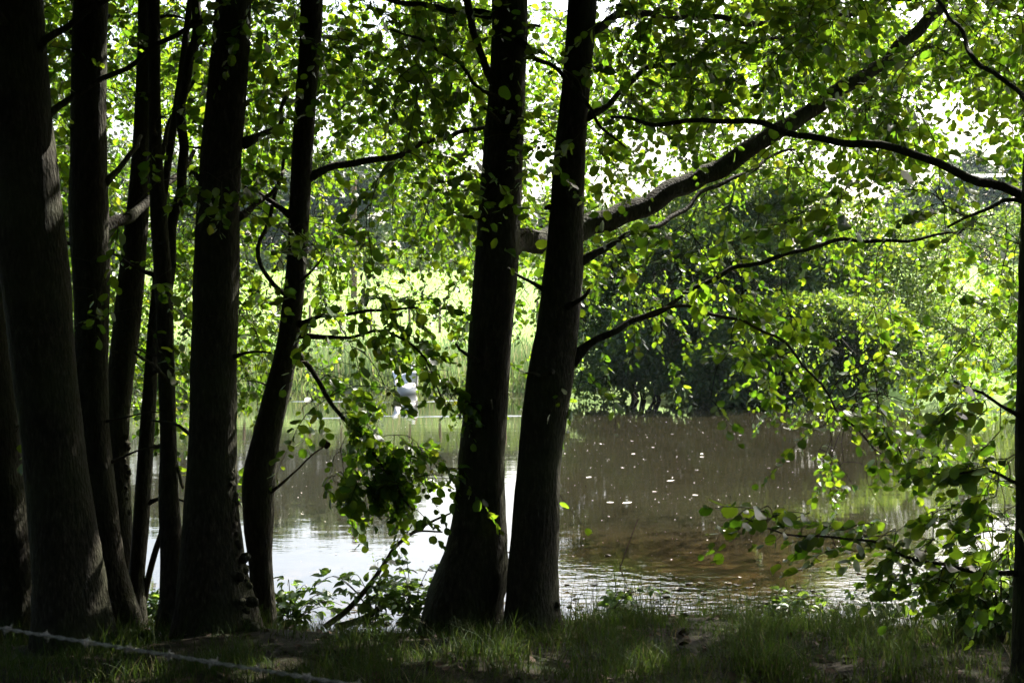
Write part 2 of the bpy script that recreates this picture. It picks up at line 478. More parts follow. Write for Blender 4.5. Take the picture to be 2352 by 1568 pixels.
def leaf_mesh(name, templ, frames, pos, size, mat, attr=None, org=(0, 0, 0)):
    tv, tf = TEMPL[templ]
    n, k = len(pos), len(tv)
    v = np.einsum('nij,kj->nki', frames * size[:, None, None], tv) + (pos - np.asarray(org))[:, None]
    faces = [(f[None] + (np.arange(n) * k)[:, None, None]).reshape(-1, f.shape[1]) for f in tf]
    if attr is None: attr = rng.random(n)
    return new_mesh(name, v.reshape(-1, 3), faces, mat, templ != 'far', np.repeat(attr, k))

def rand_unit(n):
    v = rng.normal(size=(n, 3)); return v / np.linalg.norm(v, axis=1)[:, None]

# ------------------------------------------------------------------ the alders along the bank
class Tree:
    pass
TREES = []
def alder(name, dist, prof, label, seed, top=9.5, flare=.5, lean=None, group='alder trunks on the near bank'):
    """prof: list of (u, v, width) down the trunk from the top of the picture, at distance dist (or (top, base))."""
    d0, d1 = dist if isinstance(dist, tuple) else (dist, dist)
    rows = []
    vs = [p[1] for p in prof]
    for u, v, w in prof:
        t = (v - vs[0]) / (vs[-1] - vs[0])
        d = d0 + (d1 - d0) * t
        rows.append([*P(u, v, d), w / 2 / FPX * d])
    rows = rows[::-1]                                     # base first
    base = np.array(rows[0][:3]); zb = float(terrain(base[0], base[1]))
    low = np.array(rows[0]); low[2] = zb - .12
    if rows[0][2] > zb + .05: rows.insert(0, list(low))
    else: rows[0] = list(low)
    # on up out of the picture
    p1, p0 = np.array(rows[-1]), np.array(rows[-2])
    dr = (p1 - p0)[:3]; dr /= np.linalg.norm(dr)
    r = np.random.default_rng(seed)
    z, cur, rad = p1[2], p1[:3].copy(), p1[3]
    while cur[2] < top:
        dr = dr + r.normal(0, .05, 3); dr[2] = abs(dr[2]) + .1; dr /= np.linalg.norm(dr)
        cur = cur + dr * .9; rad = max(rad * .86, .012)
        rows.append([*cur, rad])
    L = sum(np.linalg.norm(np.array(rows[i + 1][:3]) - np.array(rows[i][:3])) for i in range(len(rows) - 1))
    sm = catmull(rows, int(L / .07))
    h = sm[:, 2] - zb
    fl = flare * np.exp(-np.maximum(h, 0) / .16)
    t = Tree(); t.sil = np.array(prof, float); t.sil_d = .5 * (d0 + d1); t.name = name; t.seed = seed; t.base = np.array([base[0], base[1], zb]); t.axis = sm; t.label = label
    t.root = empty('alder_tree', t.base, label, 'tree', group)
    mb = MB(); mb.add(*tube(sm[:, :3], sm[:, 3], 28, .02, fl, seed=seed))
    mb.build('trunk', M_BARK, t.root, t.base)
    t.nodes = [sm[::3, :3]]; t.rads = [sm[::3, 3]]; t.leaves = []; t.twigs = MB()
    TREES.append(t)
    return t

def branch(t, pts, seed=0, kind='branch', sides=8, rough=.05):
    """pts: (u, v, dist, width px). One limb of tree t as its own part; its nodes take twigs."""
    rows = [[*P(u, v, d), w / 2 / FPX * d] for u, v, d, w in pts]
    return limb(t, rows, seed, kind, sides, rough)
def limb(t, rows, seed=0, kind='branch', sides=8, rough=.05):
    rows = np.asarray(rows, float)
    L = np.linalg.norm(np.diff(rows[:, :3], axis=0), axis=1).sum()
    sm = catmull(rows, max(6, int(L / .07)))
    sm[:, 3] = np.maximum(sm[:, 3], .0018)
    r = np.random.default_rng(seed + 3)
    ph = r.uniform(0, 6.28, 6); s = np.linspace(0, L, len(sm))
    k = np.minimum(1, s / .3)[:, None]
    sm[:, :3] += k * .018 * np.stack([np.sin(s * 7 + ph[0]) + .5 * np.sin(s * 17 + ph[3]), np.sin(s * 6 + ph[1]), np.sin(s * 8 + ph[2]) + .5 * np.sin(s * 19 + ph[4])], 1)
    mb = MB(); mb.add(*tube(sm[:, :3], sm[:, 3], sides, rough, seed=seed))
    o = mb.build(kind, M_BARK if sm[0, 3] > .02 else M_TWIG, t.root, t.base)
    t.nodes.append(sm[::2, :3]); t.rads.append(sm[::2, 3])
    return sm

T1 = alder('a', 9.0, [(-75, 0, 100), (-60, 400, 110), (-40, 800, 120), (-20, 1000, 128), (2, 1200, 140), (22, 1330, 150), (30, 1440, 165)],
           'dark alder trunk cut off by the left edge, behind the thick trunk', 1)
T2 = alder('b', 8.1, [(28, 0, 135), (42, 200, 138), (58, 400, 146), (76, 600, 158), (98, 800, 148), (120, 1000, 142), (143, 1200, 152), (158, 1330, 162), (170, 1475, 185)],
           'thick alder trunk nearest the left edge, leaning left, barbed wire passing its foot', 2, flare=.2)
T3 = alder('c', 9.0, [(209, 0, 76), (205, 200, 80), (203, 380, 84), (205, 520, 92), (210, 700, 80), (210, 860, 76), (216, 1000, 72), (230, 1150, 76), (246, 1300, 82), (262, 1425, 110)],
           'alder trunk with sunlit right edge, second from the thick trunk at far left', 3)
T4 = alder('d', 9.8, [(336, -20, 36), (332, 200, 40), (322, 400, 46), (309, 560, 56), (294, 720, 62), (278, 860, 58), (272, 1000, 48), (276, 1120, 46), (284, 1260, 44), (288, 1400, 60)],
           'crooked shadowed alder stem standing behind the slim forked tree', 4)
T5 = alder('e', 8.9, [(353, 0, 27), (354, 200, 28), (358, 380, 32), (366, 520, 38), (376, 650, 40), (380, 800, 38), (386, 1000, 37), (388, 1150, 46), (396, 1280, 54), (404, 1420, 66)],
           'slim forked alder with two thin stems, left of the broad dark trunk', 5)
T6 = alder('f', 9.3, [(372, 480, 18), (362, 640, 22), (352, 760, 26), (344, 900, 32), (334, 1050, 36), (324, 1200, 38), (314, 1320, 36), (310, 1412, 46)],
           'slender leaning alder sapling whose pale foot meets the bank between trunks', 6, top=5.0)
T7 = alder('g', 8.5, [(537, 0, 82), (521, 200, 88), (506, 400, 93), (498, 600, 102), (492, 800, 104), (488, 1000, 110), (486, 1150, 124), (488, 1280, 150), (494, 1380, 175), (498, 1460, 200)],
           'broad dark alder trunk with burred roots, left of the bent trunk', 7, flare=.2)
T8 = alder('h', 9.1, [(716, 0, 50), (704, 200, 48), (692, 400, 48), (682, 600, 47), (672, 700, 49), (659, 800, 52), (636, 900, 60), (613, 1000, 65), (595, 1100, 76), (594, 1200, 70), (599, 1300, 54), (607, 1420, 58)],
           'bent alder trunk curving over the white water, right of the broad one', 8, flare=.1)
T9 = alder('i', 8.9, [(1171, 0, 83), (1165, 200, 85), (1153, 400, 95), (1140, 600, 100), (1124, 800, 97), (1111, 1000, 102), (1104, 1120, 112), (1100, 1220, 130), (1088, 1310, 162), (1066, 1390, 180), (1055, 1450, 198)],
           'left trunk of the central pair, its foot sweeping out to the left', 9, flare=.1)
T10 = alder('j', 8.75, [(1338, 0, 68), (1324, 180, 66), (1308, 380, 74), (1300, 520, 80), (1294, 620, 90), (1282, 740, 94), (1268, 840, 103), (1252, 940, 104), (1240, 1060, 98), (1231, 1200, 108), (1224, 1320, 116), (1222, 1400, 124), (1222, 1470, 142)],
            'right trunk of the central pair, with a long limb rising right', 10, flare=.1)
T11 = alder('k', 6.6, [(2430, 0, 120), (2424, 300, 130), (2418, 520, 144), (2416, 800, 148), (2414, 1100, 152), (2414, 1300, 158), (2412, 1560, 176)],
            'black alder trunk along the right edge of the picture', 11, flare=.05)

# limbs the photograph shows
branch(T5, [(380, 680, 8.9, 26), (394, 620, 8.95, 22), (407, 500, 9.0, 23), (415, 350, 9.05, 22), (430, 190, 9.1, 22), (450, 10, 9.15, 22), (470, -160, 9.2, 18)], 21, sides=12)
branch(T3, [(225, 545, 9.0, 46), (262, 510, 9.1, 30), (300, 490, 9.25, 26), (335, 470, 9.4, 22), (390, 420, 9.7, 16), (450, 340, 10, 10)], 22)
branch(T2, [(95, 275, 8.1, 26), (150, 240, 8.2, 15), (250, 172, 8.3, 13), (330, 125, 8.4, 12), (430, 70, 8.5, 11), (560, 0, 8.7, 10), (700, -70, 8.9, 7)], 23)
branch(T2, [(80, 130, 8.1, 26), (110, 95, 8.0, 18), (180, 35, 7.9, 15), (260, -20, 7.8, 12), (400, -110, 7.7, 8)], 24)
branch(T3, [(240, 420, 9.0, 22), (265, 395, 9.1, 14), (300, 350, 9.3, 11), (330, 310, 9.6, 8)], 25)
branch(T4, [(330, 440, 9.8, 20), (390, 300, 10, 12), (430, 200, 10.3, 10), (480, 90, 10.8, 8)], 26)
branch(T8, [(705, 410, 9.1, 26), (745, 392, 9.15, 19), (800, 376, 9.2, 17), (900, 356, 9.3, 15), (1000, 325, 9.45, 12), (1100, 290, 9.6, 10), (1180, 270, 9.7, 6)], 27)
branch(T8, [(690, 640, 9.1, 20), (650, 680, 9.3, 12), (600, 590, 9.6, 10), (640, 410, 9.9, 8), (690, 300, 10.2, 5)], 28)
branch(T8, [(672, 800, 9.1, 22), (700, 830, 9.05, 13), (730, 868, 9.0, 11), (790, 960, 8.9, 9), (850, 1035, 8.85, 8), (900, 1105, 8.8, 6), (955, 1170, 8.75, 4)], 29)
branch(T8, [(680, 745, 9.1, 20), (720, 737, 9.0, 11), (800, 722, 8.9, 8), (900, 702, 8.8, 6), (960, 712, 8.8, 4)], 30)
branch(T8, [(685, 770, 9.1, 18), (760, 775, 9.0, 9), (850, 760, 8.9, 7), (930, 780, 8.85, 6), (985, 850, 8.8, 4), (1020, 930, 8.8, 3)], 31)
branch(T9, [(1140, 585, 8.95, 60), (1200, 558, 9.25, 52), (1262, 543, 9.5, 52), (1345, 526, 9.7, 52), (1480, 468, 9.9, 48), (1640, 392, 10.1, 45), (1800, 292, 10.3, 40), (1960, 190, 10.5, 33), (2090, 92, 10.7, 28), (2170, -10, 10.9, 22), (2260, -140, 11.2, 14)], 32, sides=16)
branch(T10, [(1310, 830, 8.75, 40), (1345, 797, 8.75, 20), (1400, 770, 8.75, 16), (1480, 727, 8.8, 14), (1600, 660, 8.8, 12), (1750, 597, 8.8, 11), (1900, 562, 8.8, 10), (2050, 549, 8.8, 8), (2200, 540, 8.8, 5)], 33)
branch(T10, [(1470, 732, 8.8, 12), (1540, 708, 8.75, 8), (1620, 712, 8.7, 8), (1720, 742, 8.65, 7), (1800, 790, 8.6, 6), (1860, 850, 8.6, 5), (1920, 940, 8.55, 5), (2000, 1020, 8.5, 5), (2090, 1075, 8.45, 3)], 34)
branch(T10, [(1325, 605, 8.75, 26), (1400, 565, 8.8, 14), (1480, 530, 8.9, 12), (1560, 482, 9.1, 11), (1640, 436, 9.3, 10), (1740, 375, 9.6, 9), (1830, 345, 9.9, 6)], 35)
branch(T11, [(2400, 480, 6.6, 34), (2345, 450, 6.7, 22), (2270, 420, 6.8, 20), (2190, 386, 6.9, 19), (2100, 356, 7.0, 18), (1990, 337, 7.1, 17), (1890, 315, 7.2, 15), (1780, 294, 7.3, 14), (1650, 281, 7.4, 12), (1500, 276, 7.5, 10), (1400, 272, 7.6, 7)], 36)
branch(T11, [(2390, 470, 6.6, 24), (2330, 466, 6.5, 11), (2260, 480, 6.4, 9), (2180, 510, 6.3, 6)], 37)
branch(T11, [(2390, 1320, 6.6, 26), (2300, 1320, 6.6, 12), (2200, 1300, 6.6, 10), (2080, 1270, 6.55, 8), (1950, 1240, 6.5, 6), (1840, 1225, 6.5, 5), (1720, 1192, 6.5, 3)], 38)
branch(T11, [(2390, 1120, 6.6, 22), (2330, 1110, 6.5, 9), (2240, 1085, 6.4, 7), (2140, 1080, 6.4, 4)], 39)
branch(T11, [(2390, 960, 6.6, 22), (2320, 950, 6.6, 9), (2250, 900, 6.6, 7), (2180, 870, 6.6, 4)], 40)
branch(T10, [(1350, 270, 8.75, 22), (1400, 232, 8.9, 13), (1480, 172, 9.1, 12), (1600, 130, 9.3, 11), (1750, 98, 9.5, 9), (1900, 40, 9.8, 6)], 41)
branch(T10, [(1360, 70, 8.75, 26), (1440, 38, 9.0, 17), (1560, 36, 9.3, 15), (1700, 52, 9.6, 13), (1850, 40, 9.9, 11), (2000, 18, 10.2, 9), (2150, -20, 10.5, 6)], 42)
branch(T9, [(1135, 190, 8.85, 26), (1110, 150, 8.7, 18), (1090, 90, 8.6, 17), (1075, 10, 8.5, 18), (1060, -90, 8.4, 18)], 43)
branch(T9, [(1130, 40, 8.9, 26), (1050, 20, 8.9, 14), (940, 12, 8.9, 12), (850, -10, 8.9, 10), (760, -60, 8.9, 8)], 44)
branch(T9, [(1180, 240, 8.9, 20), (1130, 215, 8.7, 10), (1060, 160, 8.5, 8), (980, 100, 8.4, 7), (900, 60, 8.3, 5)], 45)
branch(T9, [(1175, 80, 8.9, 24), (1240, 130, 8.6, 11), (1300, 190, 8.4, 10), (1380, 280, 8.2, 7), (1440, 340, 8.1, 4)], 46)
branch(T11, [(2420, 260, 6.6, 24), (2350, 225, 6.9, 12), (2260, 150, 7.3, 11), (2190, 60, 7.8, 9), (2150, -40, 8.2, 7)], 47)
branch(T7, [(560, 330, 8.5, 30), (600, 312, 8.6, 15), (640, 275, 8.8, 12), (660, 230, 9.1, 9)], 48)
branch(T7, [(545, 500, 8.5, 22), (590, 470, 8.7, 12), (630, 430, 8.9, 8), (650, 390, 9.1, 5)], 49)

def burrs(t, path, n, rad, seed):
    """Gnarled lumps of a burr spread along a path of (u, v, dist, spread px)."""
    r = np.random.default_rng(seed)
    pts = catmull([[*P(u, v, d), w / FPX * d] for u, v, d, w in path], 60)
    mb = MB()
    for k in range(n):
        c = pts[r.integers(60)]
        p = c[:3] + r.normal(0, .45, 3) * c[3]
        a = rand_unit(1)[0]; R = rad * r.uniform(.5, 1.3)
        q = np.linspace(-1, 1, 7)
        ring = np.sqrt(np.maximum(1 - q ** 2, .02)) * R * r.uniform(.75, 1.25, 7)
        mb.add(*tube(p + a * (q * R * 1.2)[:, None], ring, 8, .12, seed=seed + k))
    tag(mb.build('root_burr', M_BARK, t.root, t.base), kind='stuff')
burrs(T7, [(522, 1080, 8.47, 10), (530, 1200, 8.45, 16), (538, 1300, 8.42, 26), (548, 1390, 8.39, 38), (556, 1470, 8.36, 48)], 170, .030, 50)
burrs(T7, [(432, 1380, 8.42, 14), (424, 1470, 8.4, 26)], 40, .028, 51)
burrs(T4, [(286, 900, 9.78, 6), (288, 1050, 9.78, 7), (290, 1180, 9.78, 8)], 40, .022, 52)
burrs(T9, [(1008, 1400, 8.83, 24), (985, 1470, 8.8, 30)], 50, .030, 53)
burrs(T10, [(1262, 1300, 8.72, 8), (1264, 1400, 8.7, 14), (1266, 1480, 8.68, 24)], 50, .024, 54)
rs = np.random.default_rng(66)
for t in TREES:                                      # knots and snapped twigs up the trunks
    vis = t.axis[(t.axis[:, 2] > .8) & (t.axis[:, 2] < 4.3)]
    for k in range(7 if t is not T11 else 3):
        a = vis[rs.integers(len(vis))]
        th = rs.uniform(0, 2 * math.pi); dv = np.array([math.cos(th), math.sin(th), rs.uniform(.1, .6)]); dv /= np.linalg.norm(dv)
        L = rs.uniform(.03, .14) if k % 3 else rs.uniform(.2, .5)
        w = min(a[3] * .3, rs.uniform(.007, .02))
        rows = [[*(a[:3] + dv * a[3] * .6), w * 1.8], [*(a[:3] + dv * (a[3] * 1.02)), w * 1.2], [*(a[:3] + dv * (a[3] + L * .5) + rs.normal(0, .01, 3)), w * .7], [*(a[:3] + dv * (a[3] + L) + rs.normal(0, .03, 3)), w * .45]]
        limb(t, rows, int(rs.integers(1000)), 'stub', 7, .06)

# limbs above the picture: they carry the overhanging crowns
r0 = np.random.default_rng(5)
for t in TREES:
    if t is T6: continue
    ax = t.axis
    for k in range(9 if t is not T1 else 6):
        zz = r0.uniform(4.6, 8.6)
        i = int(np.argmin(np.abs(ax[:, 2] - zz)))
        a = r0.uniform(0, 2 * math.pi) if k % 3 == 0 else (r0.uniform(math.pi * .2, math.pi * .8) if k % 3 == 1 else r0.uniform(math.pi * 1.15, math.pi * 1.85))
        L = r0.uniform(2.2, 4.6) * (1.5 if k % 3 == 2 else 1)
        d = np.array([math.cos(a), math.sin(a), r0.uniform(-.05, .5)])
        rows = []
        for s in np.linspace(0, 1, 6):
            p = ax[i, :3] + d * L * s + np.array([0, 0, -.7 * s * s * (L / 4)]) + r0.normal(0, .08, 3) * s
            rows.append([*p, max(.004, min(ax[i, 3] * .5, .045) * (1 - .9 * s))])
        limb(t, rows, int(r0.integers(1000)))

for t, L, n in ((T8, 3.6, 2), (T9, 4.2, 3), (T10, 4.4, 4), (T11, 6.5, 4), (T7, 3.6, 2)):
    for k in range(n):
        i = int(np.argmin(np.abs(t.axis[:, 2] - r0.uniform(5.0, 7.6))))
        a = r0.uniform(math.pi * .25, math.pi * .62)
        d = np.array([math.cos(a), math.sin(a), r0.uniform(.1, .45)])
        rows = [[*(t.axis[i, :3] + d * L * s + np.array([0, 0, -.6 * s * s]) + r0.normal(0, .08, 3) * s), max(.004, min(t.axis[i, 3] * .5, .05) * (1 - .9 * s))] for s in np.linspace(0, 1, 7)]
        limb(t, rows, int(r0.integers(1000)))

# ---- sprays of leaves
def spray(t, p0, heading, L, nl, size, droop=.35):
    """A leafy twig: returns leaf arrays; adds the twig to t.twigs."""
    s = np.linspace(0, 1, 5)[:, None]
    h = heading / np.linalg.norm(heading)
    pts = p0 + h * L * s + np.array([0, 0, -1.0]) * droop * L * s * s + rng.normal(0, .012, (5, 3)) * s
    t.twigs.add(*tube(pts, np.linspace(.0032, .0012, 5), 3, cap=False))
    k = np.linspace(.08, 1, nl) ** .9
    seg = np.stack([np.interp(k, s[:, 0], pts[:, c]) for c in range(3)], 1)
    side = np.cross(h, [0, 0, 1.0]); side /= np.linalg.norm(side) + 1e-6
    sg = np.where(np.arange(nl) % 2, 1.0, -1.0)[:, None]
    ax = h * rng.uniform(.35, .9, (nl, 1)) + side * sg * rng.uniform(.5, 1, (nl, 1)) + np.array([0, 0, -1.0]) * rng.uniform(-.1, .6, (nl, 1)) + rng.normal(0, .25, (nl, 3))
    ax[-1] = h + rng.normal(0, .2, 3)
    ax /= np.linalg.norm(ax, axis=1)[:, None]
    nrm = np.array([0, 0, .75]) + rand_unit(nl) * .95
    sz = size * rng.uniform(.45, 1.35, nl) * (1 - .3 * k)
    pet = .018
    fr = leaf_frames(ax, nrm)
    fr[:, :, 0] *= rng.uniform(.66, 1.04, (nl, 1)); fr[:, :, 2] *= rng.uniform(-.8, 2.6, (nl, 1))
    return fr, seg + ax * pet, sz

class Nodes:
    """All points twigs may spring from, with owning tree."""
    def __init__(self):
        self.p = np.concatenate([np.concatenate(t.nodes) for t in TREES])
        self.r = np.concatenate([np.concatenate(t.rads) for t in TREES])
        self.t = np.concatenate([np.full(sum(len(n) for n in t.nodes), i) for i, t in enumerate(TREES)])
    def near(self, q, only=None):
        d = ((self.p - q) ** 2).sum(1)
        if only is not None: d = np.where(self.t == only, d, 1e9)
        i = int(np.argmin(d)); return i, math.sqrt(d[i])
    def grow(self, pts, ti):
        self.p = np.vstack([self.p, pts]); self.r = np.append(self.r, np.full(len(pts), .003)); self.t = np.append(self.t, np.full(len(pts), ti))
NODES = Nodes()

def attach(q, ti=None):
    """Grow a thin curved twig from the nearest wood to q; returns tree index and arrival direction."""
    i, dist = NODES.near(q, ti)
    a = NODES.p[i]; ti = int(NODES.t[i]); t = TREES[ti]
    if dist < .05: return ti, rng.normal(size=3)
    n = max(4, int(dist / .16) + 2)
    s = np.linspace(0, 1, n)[:, None]
    arch = np.array([0, 0, 1.0]) * .14 * dist
    jit = rng.normal(0, .035 * min(dist, 1.2), (n, 3)); jit[0] = 0; jit[-1] = 0
    pts = a * (1 - s) + q * s + arch * 4 * s * (1 - s) + jit
    pts = catmull(pts, n + 3)
    r1 = min(.0028 + .0030 * dist, NODES.r[i] * .9 + .001)
    t.twigs.add(*tube(pts, np.linspace(r1, .0026, len(pts)), 3, cap=False))
    NODES.grow(pts[1::2], ti)
    return ti, pts[-1] - pts[-3]

LEAF_PX = .55 * .78 * .66                     # shown area of a leaf over its length squared (blade shape, tilt)
def foliate(q, ti=None, size=.075, L=(.2, .44), droop=.35, heading=None, nl=None):
    ti, d = attach(q, ti)
    t = TREES[ti]
    d = d / (np.linalg.norm(d) + 1e-6)
    hd = d * .7 + rng.normal(0, .6, 3) + np.array([0, .15, -.1]) if heading is None else heading + rng.normal(0, .25, 3)
    n = nl or int(rng.integers(11, 20))
    t.leaves.append(spray(t, q, hd, rng.uniform(*L), n, size, droop))
    return n

# cover of leaves over the picture: 10 columns of 235 px, 16 rows of 98 px
COVER = np.array([
    [.72, .78, .74, .80, .88, .62, .86, .93, .93, .92],   # 0
    [.72, .78, .70, .76, .80, .64, .88, .94, .93, .90],   # 98
    [.70, .76, .60, .66, .74, .74, .88, .93, .90, .56],   # 196
    [.66, .74, .58, .62, .72, .78, .84, .84, .80, .26],   # 294
    [.64, .70, .56, .64, .80, .78, .56, .42, .28, .24],   # 392
    [.62, .66, .56, .66, .82, .72, .46, .28, .24, .26],   # 490
    [.60, .64, .46, .22, .40, .44, .36, .22, .24, .34],   # 588
    [.60, .66, .46, .12, .30, .30, .30, .30, .28, .36],   # 686
    [.58, .70, .50, .18, .24, .20, .14, .30, .36, .40],   # 784
    [.40, .60, .40, .20, .16, .14, .00, .22, .46, .42],   # 882
    [.10, .22, .03, .10, .05, .00, .00, .00, .26, .34],   # 980
    [.00, .06, .00, .05, .02, .00, .00, .00, .08, .34],   # 1078
    [.00, .05, .00, .04, .00, .03, .00, .00, .06, .26],   # 1176
    [.00, .03, .00, .00, .00, .00, .00, .00, .02, .16],   # 1274
    [.00, .00, .00, .00, .00, .00, .00, .00, .00, .00],   # 1372
    [.00, .00, .00, .00, .00, .00, .00, .00, .00, .00]])  # 1470
COVER[:9, :3] = np.minimum(COVER[:9, :3] + .12, .88)
COVER[9, :3] += .08
COVER[:6, 3:5] = np.minimum(COVER[:6, 3:5] + .07, .9)
COVER[6:8, 2:5] += .06
TAU = -np.log(1 - COVER)
def tau_at(u, v):
    x = np.clip(u / 235.2 - .5, 0, 8.999); y = np.clip(v / 98 - .5, 0, 14.999)
    i, j = int(y), int(x); a, b = y - i, x - j
    return (1.2 if v < 420 else 1.0) * (TAU[i, j] * (1 - a) * (1 - b) + TAU[i, j + 1] * (1 - a) * b + TAU[i + 1, j] * a * (1 - b) + TAU[i + 1, j + 1] * a * b)

def on_trunk(u, v, d):
    for t in TREES:
        du, w, td = np.interp(v, t.sil[:, 1], t.sil[:, 0]), np.interp(v, t.sil[:, 1], t.sil[:, 2]), t.sil_d
        if d < td + .1 and abs(u - du) < w * .5 + 8: return True
    return False
CLEAR = []
GAPS = [(-.4, 6.65, .42), (-1.38, 6.55, .30), (-2.1, 6.45, .28), (-.88, 6.85, .22), (.43, 6.55, .15),
        (-4.7, 6.2, .4), (-4.2, 7.0, .35), (-1.2, 7.3, .3), (-2.6, 7.4, .35), (-3.1, 6.7, .3), (-2.4, 7.9, .25), (-4.35, 5.75, .35), (-.4, 7.9, .25), (-.7, 7.5, .25)]
SH = np.array([SUN_DIR[0], SUN_DIR[1]]) / SUN_DIR[2]
def in_gap(q):
    g = q[:2] - q[2] * SH
    return any((g[0] - x) ** 2 + (g[1] - y) ** 2 < (r + .06) ** 2 for x, y, r in GAPS)
def on_branch(u, v, d):
    for pl, dd, m in CLEAR:
        if d > dd + .3: continue
        a, b = pl[:-1], pl[1:]
        t = np.clip((((u, v) - a) * (b - a)).sum(1) / ((b - a) ** 2).sum(1), 0, 1)
        if np.hypot(*((a + (b - a) * t[:, None]) - (u, v)).T).min() < m: return True
    return False
CLEAR += [(np.array([(1345, 526), (1480, 468), (1640, 392), (1800, 292), (1960, 190), (2090, 92)], float) - (0, 50), 10.6, 78),
          (np.array([(2345, 450), (2190, 386), (1990, 337), (1780, 294), (1500, 276)], float) - (0, 30), 7.5, 40),
          (np.array([(1345, 797), (1480, 727), (1600, 660), (1750, 597), (2050, 549)], float) - (0, 30), 8.9, 45),
          (np.array([(2140, 210), (2190, 270), (2240, 290)], float) - (0, 30), 20, 55),
          (np.array([(715, 400), (900, 356), (1100, 290)], float) - (0, 25), 9.5, 30)]
def fill_view(dlo, dhi, share, seed, size=.075, win=None):
    """Scatter sprays through the depth range so that they add share * TAU of cover."""
    r = np.random.default_rng(seed)
    placed = 0
    st = 60
    for v0 in range(-60, 1500, st):
        for u0 in range(-120, 2480, st):
            if v0 + st / 2 > 930 and dlo > 9.5: continue
            if win and not (win[0] < u0 < win[1] and win[2] <= v0 < win[3]): continue
            T = tau_at(u0 + st / 2, max(v0, 0) + st / 2 + 45) * share
            if T <= .005: continue
            cl = vnoise(np.array([u0, v0]), 31 + seed, .014) + .4 * vnoise(np.array([u0, v0]), 35 + seed, .04)
            T *= np.clip(1 + 1.5 * cl, .12, 2.8)
            d = r.uniform(dlo, dhi)
            need = T * st * st / (LEAF_PX * (size * .82 * FPX / d) ** 2) / 15
            n = int(need) + (r.random() < need - int(need))
            for _ in range(n):
                dd = r.uniform(dlo, dhi)
                uu, vv = u0 + r.uniform(0, st), v0 + r.uniform(0, st)
                if (r.random() < .88 and on_trunk(uu, vv, dd)) or on_branch(uu, vv, dd): continue
                q = P(uu, vv, dd)
                if in_gap(q): continue
                foliate(q, size=size)
                placed += 1
    return placed

n1 = fill_view(7.9, 9.4, .38, 1, .072)
n2 = fill_view(9.4, 11.5, .50, 2, .070)
n3 = fill_view(11.5, 17.5, .74, 3, .066)
n4 = fill_view(8.0, 10.5, .45, 4, .070, (1380, 2480, -60, 330))

# sprays along the limbs that hang clear in the photograph
def dress(ti, pts, n, spread, size=.076, nl=None, hd=(.25, .1, -.35)):
    pts = catmull([[*P(u, v - 32 * 8.8 / d, d)] for u, v, d in pts], n)
    for p in pts:
        foliate(p + rng.normal(0, spread, 3), ti, size, (.15, .32), .3, np.array(hd), nl)
I8, I9, I10, I11 = (TREES.index(x) for x in (T8, T9, T10, T11))
dress(I8, [(790, 960, 8.9), (850, 1035, 8.85), (900, 1105, 8.8), (955, 1170, 8.75)], 26, .07)
dress(I8, [(780, 1090, 8.9), (860, 1100, 8.85), (950, 1090, 8.8), (1020, 1110, 8.8)], 28, .06)
dress(I8, [(760, 1140, 8.9), (830, 1120, 8.9), (900, 1060, 8.85)], 16, .06)
dress(I8, [(690, 930, 9.0), (720, 900, 9), (760, 880, 9)], 6, .06)
dress(I8, [(740, 722, 9.0), (860, 712, 8.9), (960, 715, 8.8)], 12, .06)
dress(I8, [(860, 770, 8.9), (940, 800, 8.85), (1000, 880, 8.8), (1030, 940, 8.8)], 12, .06)
dress(I10, [(1560, 720, 8.75), (1700, 750, 8.7), (1800, 800, 8.6), (1860, 850, 8.6)], 16, .12)
dress(I10, [(1900, 930, 8.55), (1990, 1010, 8.5), (2080, 1070, 8.45)], 12, .07)
dress(I10, [(1330, 900, 8.7), (1390, 900, 8.7)], 5, .05, nl=6)
dress(I10, [(1292, 1178, 8.75), (1310, 1190, 8.75)], 1, .01, .07, 2)
HL = (-.7, -.1, -.12)
dress(I11, [(1740, 1215, 6.5), (1840, 1240, 6.5), (1950, 1258, 6.5), (2080, 1290, 6.55), (2200, 1315, 6.6), (2320, 1330, 6.6)], 28, .05, .076, 9, HL)
dress(I11, [(2080, 1345, 6.6), (2200, 1365, 6.6), (2310, 1380, 6.6)], 14, .05, .078, 10, HL)
dress(I11, [(2160, 1110, 6.4), (2240, 1120, 6.4), (2330, 1140, 6.5)], 11, .05, .08, 9, HL)
dress(I11, [(2150, 1210, 6.5), (2230, 1220, 6.5), (2320, 1240, 6.5)], 10, .05, .076, 9, HL)
dress(I11, [(2180, 1010, 6.6), (2250, 970, 6.6), (2310, 1000, 6.6)], 9, .05, .076, 9, HL)
dress(I11, [(2180, 520, 6.3), (1900, 490, 6.8), (1760, 540, 6.8)], 14, .1, .08, 9, HL)
dress(I8, [(905, 830, 8.9), (950, 850, 8.88), (990, 880, 8.85)], 6, .05, .076, 7)
dress(I9, [(1120, 400, 8.2), (1110, 470, 8.2), (1095, 520, 8.2)], 3, .04, .085, 5)
dress(I9, [(1180, 160, 8.2), (1165, 210, 8.2)], 2, .04, .085, 4)

